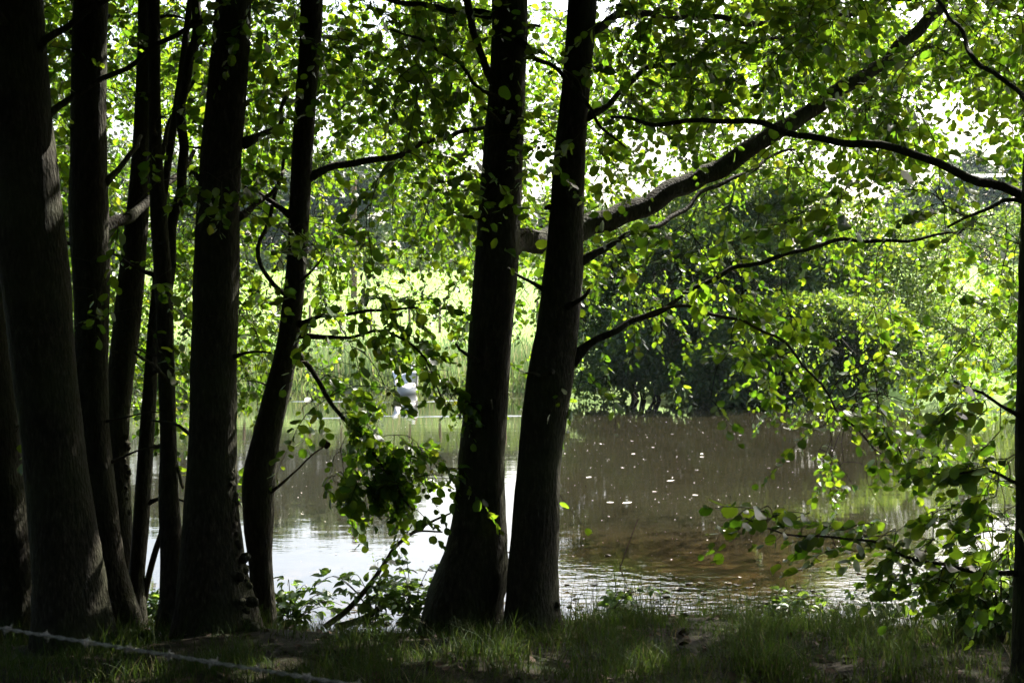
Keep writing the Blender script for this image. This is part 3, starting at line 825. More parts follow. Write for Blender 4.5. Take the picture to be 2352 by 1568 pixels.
# the crowns overhead, out of the picture, from the water back over the path
def overhead(n, box, size=.085):
    r = np.random.default_rng(77)
    k = 0
    while k < n:
        q = r.uniform(box[0], box[1])
        u, v, f = project(q)
        if f[0] > 0 and v[0] > -110 and -200 < u[0] < 2550: continue
        if vnoise(q, 55, 1.1) < -.25 or in_gap(q): continue
        foliate(q, None, size, (.3, .6), .4, None, 13)
        k += 1
overhead(900, (np.array([-7.5, 2.0, 4.3]), np.array([7.5, 12.0, 7.0])))
def upper_crown(t, n, seed, reach=1.2, size=.172):
    """Dense foliage round the limbs above the picture."""
    r = np.random.default_rng(seed)
    nd = np.concatenate(t.nodes); nd = nd[nd[:, 2] > 4.6]
    if not len(nd): return
    p = nd[r.integers(len(nd), size=n)] + r.normal(0, reach * .55, (n, 3)) * [1, 1, .7] + [0, 0, .35]
    u, v, f = project(p)
    ok = ~((f > 0) & (v > -110) & (u > -200) & (u < 2550)) & (p[:, 2] > 3.6) & (p[:, 1] < 13.2 + .8 * vnoise(p, 44, 1.0))
    g2 = p[:, :2] - p[:, 2:] * np.array([SUN_DIR[0], SUN_DIR[1]]) / SUN_DIR[2]      # where the leaf's shadow falls
    hole = vnoise(g2, 90, 1.5) > 1.15
    for sx, sy, sr in GAPS: hole |= ((g2 - [sx, sy]) ** 2).sum(1) < sr * sr
    ok &= ~(hole & (r.random(n) < .96))
    p = p[ok]; n = len(p)
    t.leaves.append((leaf_frames(r.normal(size=(n, 3)) * [1, 1, .5], np.array([0, 0, .9]) + r.normal(0, .6, (n, 3))), p, size * r.uniform(.6, 1.2, n)))
for k, t in enumerate(TREES):
    if t is not T6: upper_crown(t, 13000, 400 + k)

# pick the leaves that show largest; the rest of each crown is one mass
LEAF_ME = []
for k in range(5):
    tv, tf = TEMPL['near']
    rk = np.random.default_rng(900 + k)
    v = tv.copy(); v[4:, :2] *= 1 + rk.normal(0, .05, (len(v) - 4, 1)); v[4:, 2] += rk.normal(0, .025, len(v) - 4)
    v[:, 0] += .06 * (k - 2) * v[:, 1] ** 2
    LEAF_ME.append(new_mesh('leaf', v, tf, M_LEAF, True))
total = 0
for t in TREES:
    if not t.leaves: continue
    fr = np.concatenate([x[0] for x in t.leaves]); ps = np.concatenate([x[1] for x in t.leaves]); sz = np.concatenate([x[2] for x in t.leaves])
    u, v, f = project(ps)
    px = sz * FPX / f
    vis = (f > 0) & (u > 0) & (u < 2352) & (v > 0) & (v < 1568)
    score = np.where(vis, px * (.4 + .6 * np.abs((fr[:, :, 2] * ((ps - CAM) / np.linalg.norm(ps - CAM, axis=1)[:, None])).sum(1))), 0)
    top = np.argsort(-score)[:280]
    top = top[score[top] > 15]
    for i in top:
        o = bpy.data.objects.new('leaf', LEAF_ME[i % 5]); COL.objects.link(o); o.parent = t.root
        m = Matrix(fr[i] * sz[i]).to_4x4(); m.translation = Vector(ps[i] - t.base); o.matrix_basis = m
    rest = np.ones(len(ps), bool); rest[top] = False
    inview = rest & (f > 0) & (v > -60) & (u > -100) & (u < 2450)
    for nm, msk, tp in (('crown', inview & (f < 10.6), 'near'), ('crown', inview & (f >= 10.6), 'mid'), ('upper_crown', rest & ~inview, 'plain')):
        if msk.sum():
            tag(link(nm, leaf_mesh(nm, tp, fr[msk], ps[msk], sz[msk], M_LEAF, None, t.base), t.root), kind='stuff')
    tag(t.twigs.build('twigs', M_TWIG, t.root, t.base), kind='stuff')
    total += len(ps)
print('sprays', n1, n2, n3, 'leaves', total)

# ------------------------------------------------------------------ shrubs and trees across the water
def leafy_mass(lobes, n, size, seed, shell=.5):
    r = np.random.default_rng(seed)
    lobes = np.asarray(lobes, float)
    vol = lobes[:, 3] * lobes[:, 4] * lobes[:, 5]
    w = vol ** (2 / 3); w /= w.sum()
    k = r.choice(len(lobes), n, p=w)
    d = r.normal(size=(n, 3)); d /= np.linalg.norm(d, axis=1)[:, None]
    rad = r.random(n) ** (1 / 3) * (1 - shell) + shell * r.uniform(.75, 1.05, n)
    rad *= 1 + .16 * vnoise(d * 3 + k[:, None], seed, 2.0)
    p = lobes[k, :3] + d * rad[:, None] * lobes[k, 3:6]
    ax = d + r.normal(0, .8, (n, 3)) + np.array([0, 0, -.3]); nr = r.normal(size=(n, 3)) + d * .3 + np.array([0, 0, .5])
    return leaf_frames(ax, nr), p, size * r.uniform(.6, 1.3, n)

def sub_lobes(cx, cy, cz, rx, ry, rz, n, sr, seed):
    r = np.random.default_rng(seed)
    d = r.normal(size=(n, 3)); d /= np.linalg.norm(d, axis=1)[:, None]
    rad = r.uniform(.45, .92, n)
    c = np.array([cx, cy, cz]) + d * rad[:, None] * np.array([rx, ry, rz])
    s = sr * r.uniform(.6, 1.3, (n, 1)) * np.array([1, 1, .75]) * r.uniform(.8, 1.2, (n, 3))
    return np.hstack([c, s])

def plant(name, base, lobes, n, size, mat, label, cat, group, seed, stems=5, stem_r=.06, templ='far', shell=.5, zmin=.06, trunk=None):
    base = np.asarray(base, float)
    root = empty(name, base, label, cat, group)
    fr, p, s = leafy_mass(lobes, n, size, seed, shell)
    keep = p[:, 2] > np.maximum(terrain(p[:, 0], p[:, 1]), 0) + zmin
    fr, p, s = fr[keep], p[keep], s[keep]
    r = np.random.default_rng(seed + 1)
    if trunk:
        pts = np.array([base + [0, 0, -.2], base + [r.normal(0, .1), 0, trunk[0] * .5], base + [r.normal(0, .2), 0, trunk[0]]])
        sm = catmull(pts, 12)
        mb = MB(); mb.add(*tube(sm, np.linspace(trunk[1], trunk[1] * .5, 12), 10, .03, seed=seed)); mb.build('trunk', M_BARK, root, base)
        st = sm[-1]
    lo = np.asarray(lobes)
    for k in range(stems):
        c = lo[k % len(lo), :3]
        a = (st if trunk else base + [r.normal(0, .25), r.normal(0, .15), -.15])
        mid = a * .5 + c * .5 + np.array([0, 0, .12 * np.linalg.norm(c - a)]) * (1 if not trunk else .3)
        sm = catmull([a, mid, c], 14)
        mb = MB(); mb.add(*tube(sm, np.linspace(stem_r * r.uniform(.6, 1.1), .008, 14), 6, .05, seed=seed + k)); mb.build('limb' if trunk else 'stem', M_BARK, root, base)
    tag(link('crown', leaf_mesh('crown', templ, fr, p, s, mat, None, base), root), kind='stuff')
    return root

GS = 'shrubs on the far bank'
bx, by = 5.6, 34.6
lob = np.vstack([sub_lobes(5.4, 35.6, 4.0, 4.2, 2.4, 2.3, 46, .95, 1), sub_lobes(6.2, 33.8, 1.4, 3.9, 1.5, 1.5, 48, .75, 2), sub_lobes(3.4, 34.6, 2.0, 1.2, 1.2, 1.4, 14, .6, 22)])
plant('willow_shrub', (bx, by, .1), lob, 135000, .118, M_FAR, 'large spreading willow shrub with dark hollow foot, hanging over the pond', 'shrub', GS, 11, 16, .07)
lob = np.vstack([sub_lobes(2.0, 35.0, 2.6, 1.3, 1.2, 1.7, 24, .5, 3), sub_lobes(2.2, 34.0, .9, 1.5, .8, .7, 14, .4, 4), sub_lobes(3.1, 33.9, .75, 1.5, .8, .6, 18, .42, 44)])
plant('willow_shrub', (3.2, 35.2, .1), lob, 26000, .095, M_FAR, 'thin dark willow boughs leaning left over the water, beside the large shrub', 'shrub', GS, 12, 12, .05)
lob = np.vstack([sub_lobes(11.0, 37.6, 2.6, 2.6, 1.6, 2.2, 30, .8, 5)])
plant('willow_shrub', (11, 37.6, .3), lob, 26000, .09, M_FAR, 'greyish rounded shrub right of the large willow on the far bank', 'shrub', GS, 13, 8, .05)
lob = np.vstack([sub_lobes(15.2, 41.0, 2.0, 1.8, 1.4, 1.5, 16, .7, 6)])
plant('willow_shrub', (15.2, 41, .5), lob, 10000, .09, M_FAR, 'low shrub at the far right waterside, just inside the black trunk', 'shrub', GS, 14, 6, .04)

GT = 'hedgerow trees beyond the meadow'
def far_tree(u, D, vtop, wpx, label, seed, n=9000, size=.32, vbase=None):
    x = (u - CU) / FPX * D
    zt = 2.2 + (714 - vtop) / FPX * D
    zb = float(terrain(x, D))
    w = wpx / FPX * D / 2
    h = zt - zb
    lo = sub_lobes(x, D, zb + h * .58, w, w * .7, h * .40, 34, w * .28, seed)
    lo = np.vstack([lo, sub_lobes(x, D, zb + h * .2, w * .85, w * .5, h * .2, 14, w * .25, seed + 50)])
    plant('hedgerow_tree', (x, D, zb), lo, n, size, M_TREE, label, 'tree', GT, seed, 6, .18, 'far', .55, .1, (h * .45, .32))
far_tree(800, 90, 318, 300, 'tall rounded tree beyond the meadow behind the utility pole', 61, 14000)
far_tree(610, 93, 345, 260, 'dark bushy tree beyond the meadow, left of the utility pole', 62, 11000)
far_tree(420, 91, 360, 260, 'far tree glimpsed between the slim forked trunk and broad trunk', 63, 9000)
far_tree(200, 92, 330, 300, 'far tree at the left, glimpsed behind the thick trunks', 64, 9000)
far_tree(20, 94, 340, 260, 'farthest left of the trees beyond the meadow', 65, 8000)
far_tree(985, 98, 445, 190, 'low pale tree beyond the meadow, left of the central trunk pair', 66, 8000)
far_tree(1120, 100, 470, 190, 'small far tree seen beside the left trunk of the pair', 67, 7000)
far_tree(1300, 102, 455, 260, 'far tree hidden behind the central pair and willow', 68, 6000)
far_tree(2215, 112, 338, 170, 'bluish dark tree on the skyline under the open sky gap', 69, 9000)
far_tree(2345, 110, 345, 170, 'bluish tree on the skyline beside the black trunk at right', 70, 8000)
far_tree(2480, 112, 330, 200, 'skyline tree beyond the right edge', 71, 6000)
far_tree(2090, 116, 400, 160, 'lower skyline tree behind the top of the willow shrub', 72, 6000)

SHADE_TREES = [(-9, -8, 10, 3.4, 0, 'far to the left'), (-4, -10, 11, 3.6, 0, 'left of the path'), (1, -9, 11, 3.4, 0, 'straight behind'), (6, -10, 11, 3.6, 0, 'right of the path'), (11, -7, 10, 3.4, 0, 'far to the right'),
          (-11, -1, 10, 3.2, 0, 'level with the bank on the left'), (11.5, 0, 10, 3.2, 0, 'level with the bank on the right'), (-8.6, 5.5, 10, 2.6, 0, 'beyond the left trunks'),
          (8.6, 4.6, 10, 2.8, 0, 'beyond the black right trunk'), (-11, 11, 9.5, 3.0, 0, 'by the pond to the left'),
          (-6.5, -2.4, 11, 3.4, 1, 'its crown over the path at left'), (-1.6, -3.2, 11.5, 3.4, 1, 'its crown over the photographer'), (3.4, -2.6, 11, 3.4, 1, 'its crown over the path ahead'), (7.8, -2.0, 11, 3.2, 1, 'its crown over the path at right')]
for k, (x, y, h, w, high, where) in enumerate(SHADE_TREES):  # unseen trees added around the viewpoint to keep trunks and bank dark
    zb = float(terrain(x, y))
    lo = sub_lobes(x, y, zb + h * .68, w, w, h * .30, 34, w * .4, 500 + k)
    lo[:, 2] = np.maximum(lo[:, 2], zb + 4.6) if high else lo[:, 2]
    if not high: lo = np.vstack([lo, sub_lobes(x, y, zb + h * .2, w, w * .6, h * .22, 16, w * .4, 540 + k)])
    plant('shade_tree', (x, y, zb), lo, 7500, .38, M_TREE, 'unseen leafy tree added to shade the near bank, ' + where, 'tree', 'unseen trees added for shade', 560 + k, 6, .14, 'far', .5, .1, (h * .45, .22))

def hedge(name, u0, u1, D, vtop, label, seed, n=9000):
    r = np.random.default_rng(seed)
    lo = []
    for u in np.arange(u0, u1, 22):
        x = (u - CU) / FPX * D; zb = float(terrain(x, D)); h = (714 - vtop) / FPX * D + 2.2 - zb
        h *= r.uniform(.7, 1.1)
        lo.append([x, D + r.normal(0, .6), zb + h * .5, .9, 1.0, h * .52])
    c = np.mean(np.array(lo), 0)
    plant(name, (c[0], D, float(terrain(c[0], D))), lo, n, .20, M_FAR, label, 'hedge', 'hedges round the meadow', seed, 8, .05, 'far', .6, .05)
hedge('hedge', 560, 1250, 84, 575, 'low ragged hedge along the top of the bright meadow', 81, 9000)
hedge('hedge', 2090, 2480, 88, 470, 'sunlit pale hedge below the skyline trees at right', 82, 8000)
hedge('hedge', -100, 560, 86, 560, 'hedge behind the left trunks at the meadow top', 83, 7000)

# ------------------------------------------------------------------ reeds and meadow edge
def blades(n, area, hgt, wid, seed, mat, name, tilt=.25, attr=None, seg=3, zf=None, dens=None):
    """area: function(r, n) -> x, y; hgt: function(x, y, r) -> heights."""
    r = np.random.default_rng(seed)
    x, y = area(r, n)
    if dens is not None:
        k = r.random(len(x)) < dens(x, y); x, y = x[k], y[k]
    n = len(x)
    z = np.maximum(terrain(x, y), -.25) if zf is None else zf(x, y)
    h = hgt(x, y, r)
    a = r.uniform(0, 6.28, n); b = r.uniform(0, 6.28, n)
    ln = tilt * h * r.uniform(.2, 1.6, n)
    w = wid * r.uniform(.6, 1.3, n)
    t = np.linspace(0, 1, seg + 1)
    cx = x[:, None] + np.cos(a)[:, None] * ln[:, None] * t ** 2
    cy = y[:, None] + np.sin(a)[:, None] * ln[:, None] * t ** 2
    cz = z[:, None] - .02 + h[:, None] * (t - .35 * (ln / h)[:, None] * t ** 2)
    ww = w[:, None] * (1 - t ** 1.6)[None] * .5
    dx, dy = np.cos(b)[:, None], np.sin(b)[:, None]
    Lv = np.stack([cx - dx * ww, cy - dy * ww, cz], -1)[:, :-1]; Rv = np.stack([cx + dx * ww, cy + dy * ww, cz], -1)[:, :-1]
    tip = np.stack([cx[:, -1:], cy[:, -1:], cz[:, -1:]], -1)
    v = np.concatenate([Lv, Rv, tip], 1)
    k = 2 * seg + 1; o = (np.arange(n) * k)[:, None]
    f4 = np.concatenate([o + np.array([[i, seg + i, seg + i + 1, i + 1]]) for i in range(seg - 1)])
    f3 = o + np.array([[seg - 1, 2 * seg - 1, 2 * seg]])
    at = r.random(n) if attr is None else attr(x, y, r)
    me = new_mesh(name, v.reshape(-1, 3), [f4, f3], mat, True, np.repeat(at, k))
    return me

def far_strip(x0, x1, a, b):
    def f(r, n):
        x = r.uniform(x0, x1, n); return x, shore_far(x) + r.uniform(a, b, n)
    return f
o = link('reed_bed', blades(9000, far_strip(-22, 1.2, .3, 3.0), lambda x, y, r: r.uniform(.45, 1.0, len(x)) * (1 + .3 * np.sin(x * 1.1)), .035, 101, M_REED, 'reed_bed', .2,
                            lambda x, y, r: r.uniform(0, .62, len(x))))
tag(o, 'green reeds along the far bank behind the swan', 'reeds', kind='stuff')
o = link('tall_straw_grass', blades(9000, far_strip(-24, 2.0, 2.4, 7.5), lambda x, y, r: r.uniform(.3, .65, len(x)), .035, 102, M_REED, 'tall_straw_grass', .35,
                                    lambda x, y, r: r.uniform(.55, 1.0, len(x))))
tag(o, 'pale straw-coloured tall grass behind the reeds', 'grass', kind='stuff')
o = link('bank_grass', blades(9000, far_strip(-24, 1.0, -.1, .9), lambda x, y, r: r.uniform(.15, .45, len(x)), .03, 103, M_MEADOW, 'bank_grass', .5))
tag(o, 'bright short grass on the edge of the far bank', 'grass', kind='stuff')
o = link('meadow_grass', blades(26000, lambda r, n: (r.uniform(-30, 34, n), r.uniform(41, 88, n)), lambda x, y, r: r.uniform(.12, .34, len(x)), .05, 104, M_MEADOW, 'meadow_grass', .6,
                                lambda x, y, r: r.uniform(.3, 1.0, len(x)), 2))
tag(o, 'sunlit rough grass over the sloping meadow', 'grass', kind='stuff')

# ------------------------------------------------------------------ utility pole, wires, field fence
pb_ = P(813, 765, 65); pz = float(terrain(pb_[0], 65)); pb_ = np.array([pb_[0], 65, pz])
ptop = P(812, 396, 65)[2]
pole = empty('utility_pole', pb_, 'reddish brown wooden utility pole standing in the meadow', 'utility pole')
mb = MB(); mb.add(*tube(catmull([pb_ + [0, 0, -.3], pb_ + [.02, 0, 4], np.array([pb_[0], 65, ptop])], 20), np.linspace(.15, .11, 20), 14, .01)); mb.build('post', M_POLEWOOD, pole, pb_)
wdir = np.array([.98, .16, 0]); wdir /= np.linalg.norm(wdir); wn_ = np.array([-wdir[1], wdir[0], 0])
arm_c = np.array([pb_[0], 65 - .17, ptop - .25])
mb = MB()
a, b = arm_c - wn_ * .9, arm_c + wn_ * .9
mb.add(*tube(np.linspace(a, b, 6), .055, 4)); mb.build('crossarm', M_POLEWOOD, pole, pb_, False)
wires = []
for k, off in enumerate((-.8, 0, .8)):
    c = arm_c + wn_ * off + [0, 0, .05]
    prof = [(.02, 0), (.02, .05), (.05, .06), (.055, .10), (.035, .12), (.045, .15), (.02, .18)]
    pts = np.array([c + [0, 0, h] for _, h in prof])
    mb = MB(); mb.add(*tube(pts, [x for x, _ in prof], 10)); mb.build('insulator', M_CERAMIC, pole, pb_)
    top = c + np.array([0, 0, .14])
    for side, far, nm in ((-1, 62, 0), (1, 70, 1)):
        e = top + wdir * side * far + np.array([0, 0, (2.6 if side > 0 else .3)])
        s = np.linspace(0, 1, 40)[:, None]
        pts = top * (1 - s) + e * s - np.array([0, 0, 1.0]) * (3.2 * s * (1 - s))
        mb = MB(); mb.add(*tube(pts, .008, 4, cap=False)); w = mb.build('power_line', M_CABLE, None, top)
        tag(w, 'thin overhead power line running %s from the utility pole' % ('left' if side < 0 else 'right'), 'cable', 'power lines on the utility pole')

fence_base = np.array([-6.0, 50.0, float(terrain(-6.0, 50.0))])
fence = empty('field_fence', fence_base, 'post and wire fence crossing the bright meadow', 'fence')
us = [560, 640, 712, 783, 852, 941, 1010, 1085, 1160, 1235]
tops = []
for u in us:
    x = (u - CU) / FPX * 50; z = float(terrain(x, 50))
    mb = MB(); p = np.array([x, 50, z]); hh = random.uniform(.95, 1.1)
    mb.add(*tube([p - [0, 0, .1], p + [0, 0, hh * .5], p + [random.uniform(-.03, .03), 0, hh], p + [0, 0, hh + .03]], [.05, .05, .048, .02], 8, .03)); mb.build('post', M_POLEWOOD, fence, fence_base)
    tops.append(p)
for h in (.35, .65, .92):
    mb = MB(); mb.add(*tube(np.array([p + [0, -.06, h] for p in tops]), .004, 4, cap=False)); mb.build('wire', M_WIRE, fence, fence_base)

# ------------------------------------------------------------------ swan
sw = P(936, 905, 37.2); sw[2] = 0
swan = empty('swan', sw, 'white swan with raised wings near the reeds, half hidden by leaves', 'swan')
swan.rotation_euler = (0, 0, math.radians(62))
swan.scale = (.92,) * 3
def ellipsoid_rings(rows, sides=20):
    """rows: (x, z, half width, half height) along the body's length."""
    v = []
    for x, z, hw, hh in rows:
        for k in range(sides):
            a = 2 * math.pi * k / sides
            v.append((x, hw * math.cos(a), z + hh * math.sin(a)))
    n = len(rows)
    i = np.arange(n - 1)[:, None] * sides; j = np.arange(sides)[None]; k = (j + 1) % sides
    return np.array(v), [np.stack([i + j, i + k, i + sides + k, i + sides + j], -1).reshape(-1, 4)]
mb = MB()
mb.add(*ellipsoid_rings([tuple(r) for r in catmull([(-.52, .30, .012, .01), (-.44, .24, .07, .05), (-.28, .15, .17, .15), (-.05, .12, .22, .19), (.18, .12, .20, .18), (.32, .15, .13, .14), (.39, .18, .03, .03)], 24)]))
nk = catmull([(.30, 0, .16), (.38, 0, .28), (.36, 0, .42), (.27, 0, .55), (.25, 0, .68), (.30, 0, .78), (.37, 0, .80)], 26)
mb.add(*tube(nk, np.interp(np.linspace(0, 1, 26), [0, .2, .7, .9, 1], [.085, .06, .036, .045, .035]), 14))
body = mb.build('body', M_FEATHER, swan, (0, 0, 0))
for s in (-1, 1):        # arched wings, layered feathers
    mb = MB()
    for q in range(9):
        t = q / 8
        pts = catmull([(.20 - .12 * t, s * (.20 + .01 * q), .20 + .03 * q), (-.05 - .12 * t, s * (.27 + .012 * q), .38 + .03 * q), (-.34 - .10 * t, s * (.20 - .015 * q), .36 + .022 * q), (-.50, s * (.08 + .006 * q), .27 + .012 * q)], 12)
        v, f = tube(pts, np.interp(np.linspace(0, 1, 12), [0, .3, .8, 1], [.03, .055, .045, .012]), 8)
        mb.add(v, f)
    mb.build('wing', M_FEATHER, swan, (0, 0, 0))
mb = MB(); mb.add(*tube([(.395, 0, .80), (.44, 0, .785), (.49, 0, .765), (.50, 0, .762)], [.026, .02, .014, .004], 10)); mb.build('bill', M_BILL, swan, (0, 0, 0))
mb = MB(); mb.add(*tube([(.385, 0, .812), (.405, 0, .822), (.425, 0, .812)], [.010, .016, .008], 8)); mb.build('bill_knob', M_BLACK, swan, (0, 0, 0))

# ------------------------------------------------------------------ the near bank: grass, plants, fallen wood
def near_area(x0, x1, y0, y1):
    def f(r, n): return r.uniform(x0, x1, n), r.uniform(y0, y1, n)
    return f
def patch(x, y):
    return np.clip(.75 + .5 * vnoise(np.stack([x, y], -1), 9, 2.2), .08, 1) * (y < shore_near(x) + .1)
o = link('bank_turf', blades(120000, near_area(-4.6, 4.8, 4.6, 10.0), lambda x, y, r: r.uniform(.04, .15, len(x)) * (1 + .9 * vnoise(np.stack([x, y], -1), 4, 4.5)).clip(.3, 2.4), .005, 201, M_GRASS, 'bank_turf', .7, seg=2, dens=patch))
tag(o, 'shaded short grass covering the near bank', 'grass', kind='stuff')
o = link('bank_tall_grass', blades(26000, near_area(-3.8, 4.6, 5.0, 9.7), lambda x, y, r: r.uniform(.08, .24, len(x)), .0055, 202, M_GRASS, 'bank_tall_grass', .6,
                                   dens=lambda x, y: np.clip((vnoise(np.stack([x, y], -1), 17, 3.2) + .25) * 1.3, 0, 1) * (y < shore_near(x) - .05) * (.45 + .55 * (x > .2))))
tag(o, 'longer arching grass blades at the water edge', 'grass', kind='stuff')
# leaf litter
def litter(n, area, seed):
    r = np.random.default_rng(seed)
    x, y = area(r, n); p = np.stack([x, y, terrain(x, y) + .012], -1)
    fr = leaf_frames(np.stack([r.normal(size=n), r.normal(size=n), r.normal(0, .2, n)], -1), np.array([0, 0, 1.0]) + r.normal(0, .4, (n, 3)))
    return leaf_mesh('leaf_litter', 'mid', fr, p, .05 * r.uniform(.5, 1.2, n), M_DEAD)
o = link('leaf_litter', litter(1500, lambda r, n: (r.uniform(-4.2, 4.2, n), r.uniform(5, 9.5, n)), 31)); tag(o, 'brown fallen leaves lying in the grass', 'leaf litter', kind='stuff')

def tussock(u, v, d, n, h, label, seed, spread=.14, tilt=.5, w=.006, hue=(0, .75), wet=False):
    p = P(u, v, d); z = max(float(terrain(p[0], p[1])), -.2)
    base = np.array([p[0], p[1], z])
    me = blades(n, lambda r, m: (r.normal(0, spread, m), r.normal(0, spread * .7, m)), lambda x, y, r: h * r.uniform(.45, 1.1, len(x)), w, seed, M_GRASS, 'blade_tuft', tilt,
                lambda x, y, r: r.uniform(*hue, len(x)), 4, lambda x, y: np.zeros(len(x)))
    root = empty('rush_clump', base, label, 'rushes', 'rush and grass clumps on the near bank')
    tag(link('blade_tuft', me, root), kind='stuff')
tussock(1420, 1440, 9.5, 70, .55, 'sparse dark rushes right of the central trunk pair', 301, .16, .25)
tussock(1620, 1440, 9.6, 90, .40, 'low rush clump at the water edge, middle of the right bank', 302, .2, .4)
tussock(1790, 1470, 9.3, 130, .45, 'rush clump with fine upright stems before the sunlit reflection', 303, .18, .35)
tussock(1960, 1460, 9.4, 120, .42, 'rush clump left of the brown mound by the white water', 304, .18, .4)
tussock(2120, 1480, 8.6, 180, .38, 'brown rounded grass mound standing out against the white water', 305, .12, .8, .006, (.6, 1.0))
tussock(2270, 1450, 8.2, 170, .75, 'tall dark iris-like blades beside the black right trunk', 306, .16, .35, .012, (0, .5))
tussock(2330, 1420, 7.9, 110, .95, 'tallest dark blades against the black right trunk', 307, .12, .2, .013, (0, .4))
tussock(1760, 1555, 7.0, 220, .30, 'arching dry grass tuft at the bottom right centre', 308, .12, .8, .006, (.4, 1.0))
tussock(1120, 1520, 7.2, 120, .16, 'sunlit grass tuft in front of the central trunk pair', 309, .12, .9, .006, (.2, .9))
tussock(650, 1545, 6.5, 90, .18, 'bright grass tuft behind the barbed wire near bottom left', 310, .1, .7, .007, (.1, .7))

for k, (u, v, d, n, h, w, hue, lab) in enumerate([
        (1330, 1462, 9.2, 60, .30, .006, (0, .7), 'small grass tuft at the foot of the right trunk of the pair'),
        (1500, 1470, 9.1, 80, .34, .006, (.2, .9), 'ragged grass tuft with a few dry blades, right bank'),
        (1690, 1475, 9.1, 90, .34, .007, (0, .6), 'dark green tuft below the golden reflection'),
        (1870, 1490, 8.8, 110, .36, .007, (0, .8), 'leaning dark tuft left of the broad-leaved sprig'),
        (2040, 1510, 8.3, 120, .30, .007, (0, .7), 'dense dark tuft in front of the brown mound'),
        (2200, 1520, 8.0, 140, .40, .008, (0, .6), 'dark tuft between the mound and the iris blades'),
        (1560, 1560, 6.9, 140, .20, .006, (.2, .9), 'low tuft at the bottom edge, below the brown water'),
        (2080, 1570, 6.6, 150, .24, .006, (.1, .9), 'low shaggy tuft at the bottom right edge'),
        (880, 1540, 6.8, 120, .16, .006, (.1, .9), 'low grass tuft below the fallen branch'),
        (330, 1530, 6.8, 120, .18, .006, (.1, .9), 'low grass tuft above the barbed wire at left')]):
    tussock(u, v, d, n, h, lab, 330 + k, .15, .7, w, hue)

def bramble(u, v, d, n_st, h, label, seed, spread=.25):
    r = np.random.default_rng(seed)
    p = P(u, v, d); base = np.array([p[0], p[1], float(max(terrain(p[0], p[1]), -.05))])
    root = empty('bramble', base, label, 'bramble', 'brambles at the water edge')
    lm = [new_mesh('leaf', TEMPL['pointed'][0] * (1, 1, 1 + .6 * k), TEMPL['pointed'][1], M_BRAMBLE, True) for k in range(2)]
    for k in range(n_st):
        a = r.uniform(0, 6.28); L = h * r.uniform(.6, 1.15)
        e = np.array([math.cos(a) * spread * r.uniform(.3, 1.4), math.sin(a) * spread * .6, L])
        pts = catmull([np.zeros(3), e * [.3, .3, .6], e, e + np.array([e[0] * .5, e[1] * .5, -.15 * L])], 16)
        mb = MB(); mb.add(*tube(pts, np.linspace(.005, .0015, 16), 5)); mb.build('stem', M_TWIG, root, (0, 0, 0))
        for q in np.linspace(.2, 1, 9):
            c = np.array([np.interp(q * 15, np.arange(16), pts[:, i]) for i in range(3)])
            hd = r.normal(size=3) * [1, 1, .4]; hd /= np.linalg.norm(hd)
            for s in (-1, 0, 1):
                ax = hd + s * np.cross(hd, [0, 0, 1]) * .9 + [0, 0, -.15]
                f = leaf_frames(ax[None], (np.array([0, 0, 1.0]) + r.normal(0, .45, 3))[None])[0]
                o = bpy.data.objects.new('leaf', lm[k % 2]); COL.objects.link(o); o.parent = root
                m = Matrix(f * r.uniform(.045, .085)).to_4x4(); m.translation = Vector(c + hd * .02 + ax * .015); o.matrix_basis = m
bramble(668, 1425, 9.5, 10, .34, 'leafy bramble at the foot of the bent trunk against white water', 41, .22)
bramble(860, 1425, 9.4, 9, .46, 'bramble sprouting around the fallen branch', 42, .2)
bramble(945, 1430, 9.3, 10, .48, 'taller bramble beside the swept foot of the central pair', 43, .2)
bramble(358, 1400, 9.9, 5, .25, 'small bramble seen between the sapling foot and broad trunk', 44, .15)
bramble(1400, 1450, 9.2, 4, .2, 'low weed sprig just right of the central pair', 46, .2)
bramble(1780, 1455, 9.2, 5, .26, 'low weed sprig in the rushes before the golden reflection', 47, .22)
bramble(2200, 1430, 8.6, 6, .36, 'leafy weed under the lowest right bough', 48, .25)
bramble(2300, 1440, 7.6, 12, .62, 'dark bushy bramble in deep shade against the black right trunk', 49, .26)
bramble(2230, 1470, 7.8, 9, .42, 'dark low bramble left of the bushy one at right', 40, .24)
bramble(2040, 1440, 9.0, 4, .3, 'broad-leaved sprig at the water edge near the mound', 45, .2)

# fallen branch and other wood
def wood(name, label, cat, parts, seed, group=None):
    """parts: list of (part name, [(u, v, d, width)])."""
    rows0 = [[*P(*q[:3]), q[3] / 2 / FPX * q[2]] for q in parts[0][1]]
    base = np.array(rows0[0][:3])
    root = empty(name, base, label, cat, group)
    for k, (nm, pts) in enumerate(parts):
        rows = np.array([[*P(*q[:3]), q[3] / 2 / FPX * q[2]] for q in pts])
        sm = catmull(rows, 30)
        mb = MB(); mb.add(*tube(sm[:, :3], np.maximum(sm[:, 3], .0015), 8, .05, seed=seed + k)); mb.build(nm, M_TWIG, root, base)
    return root
wood('fallen_branch', 'bare dead branch rising from the bank across the white water', 'branch', [
    ('limb', [(745, 1440, 9.3, 14), (800, 1398, 9.35, 13), (850, 1340, 9.4, 11), (885, 1290, 9.4, 9), (908, 1255, 9.4, 9), (945, 1225, 9.4, 8), (990, 1198, 9.4, 6), (1035, 1178, 9.4, 4)]),
    ('twig', [(940, 1228, 9.4, 6), (965, 1219, 9.35, 5), (1016, 1221, 9.3, 4)]),
    ('twig', [(915, 1250, 9.4, 6), (935, 1222, 9.5, 4), (950, 1200, 9.55, 2)]),
    ('twig', [(985, 1200, 9.4, 4), (1000, 1205, 9.35, 3), (1012, 1210, 9.3, 2)])], 71)
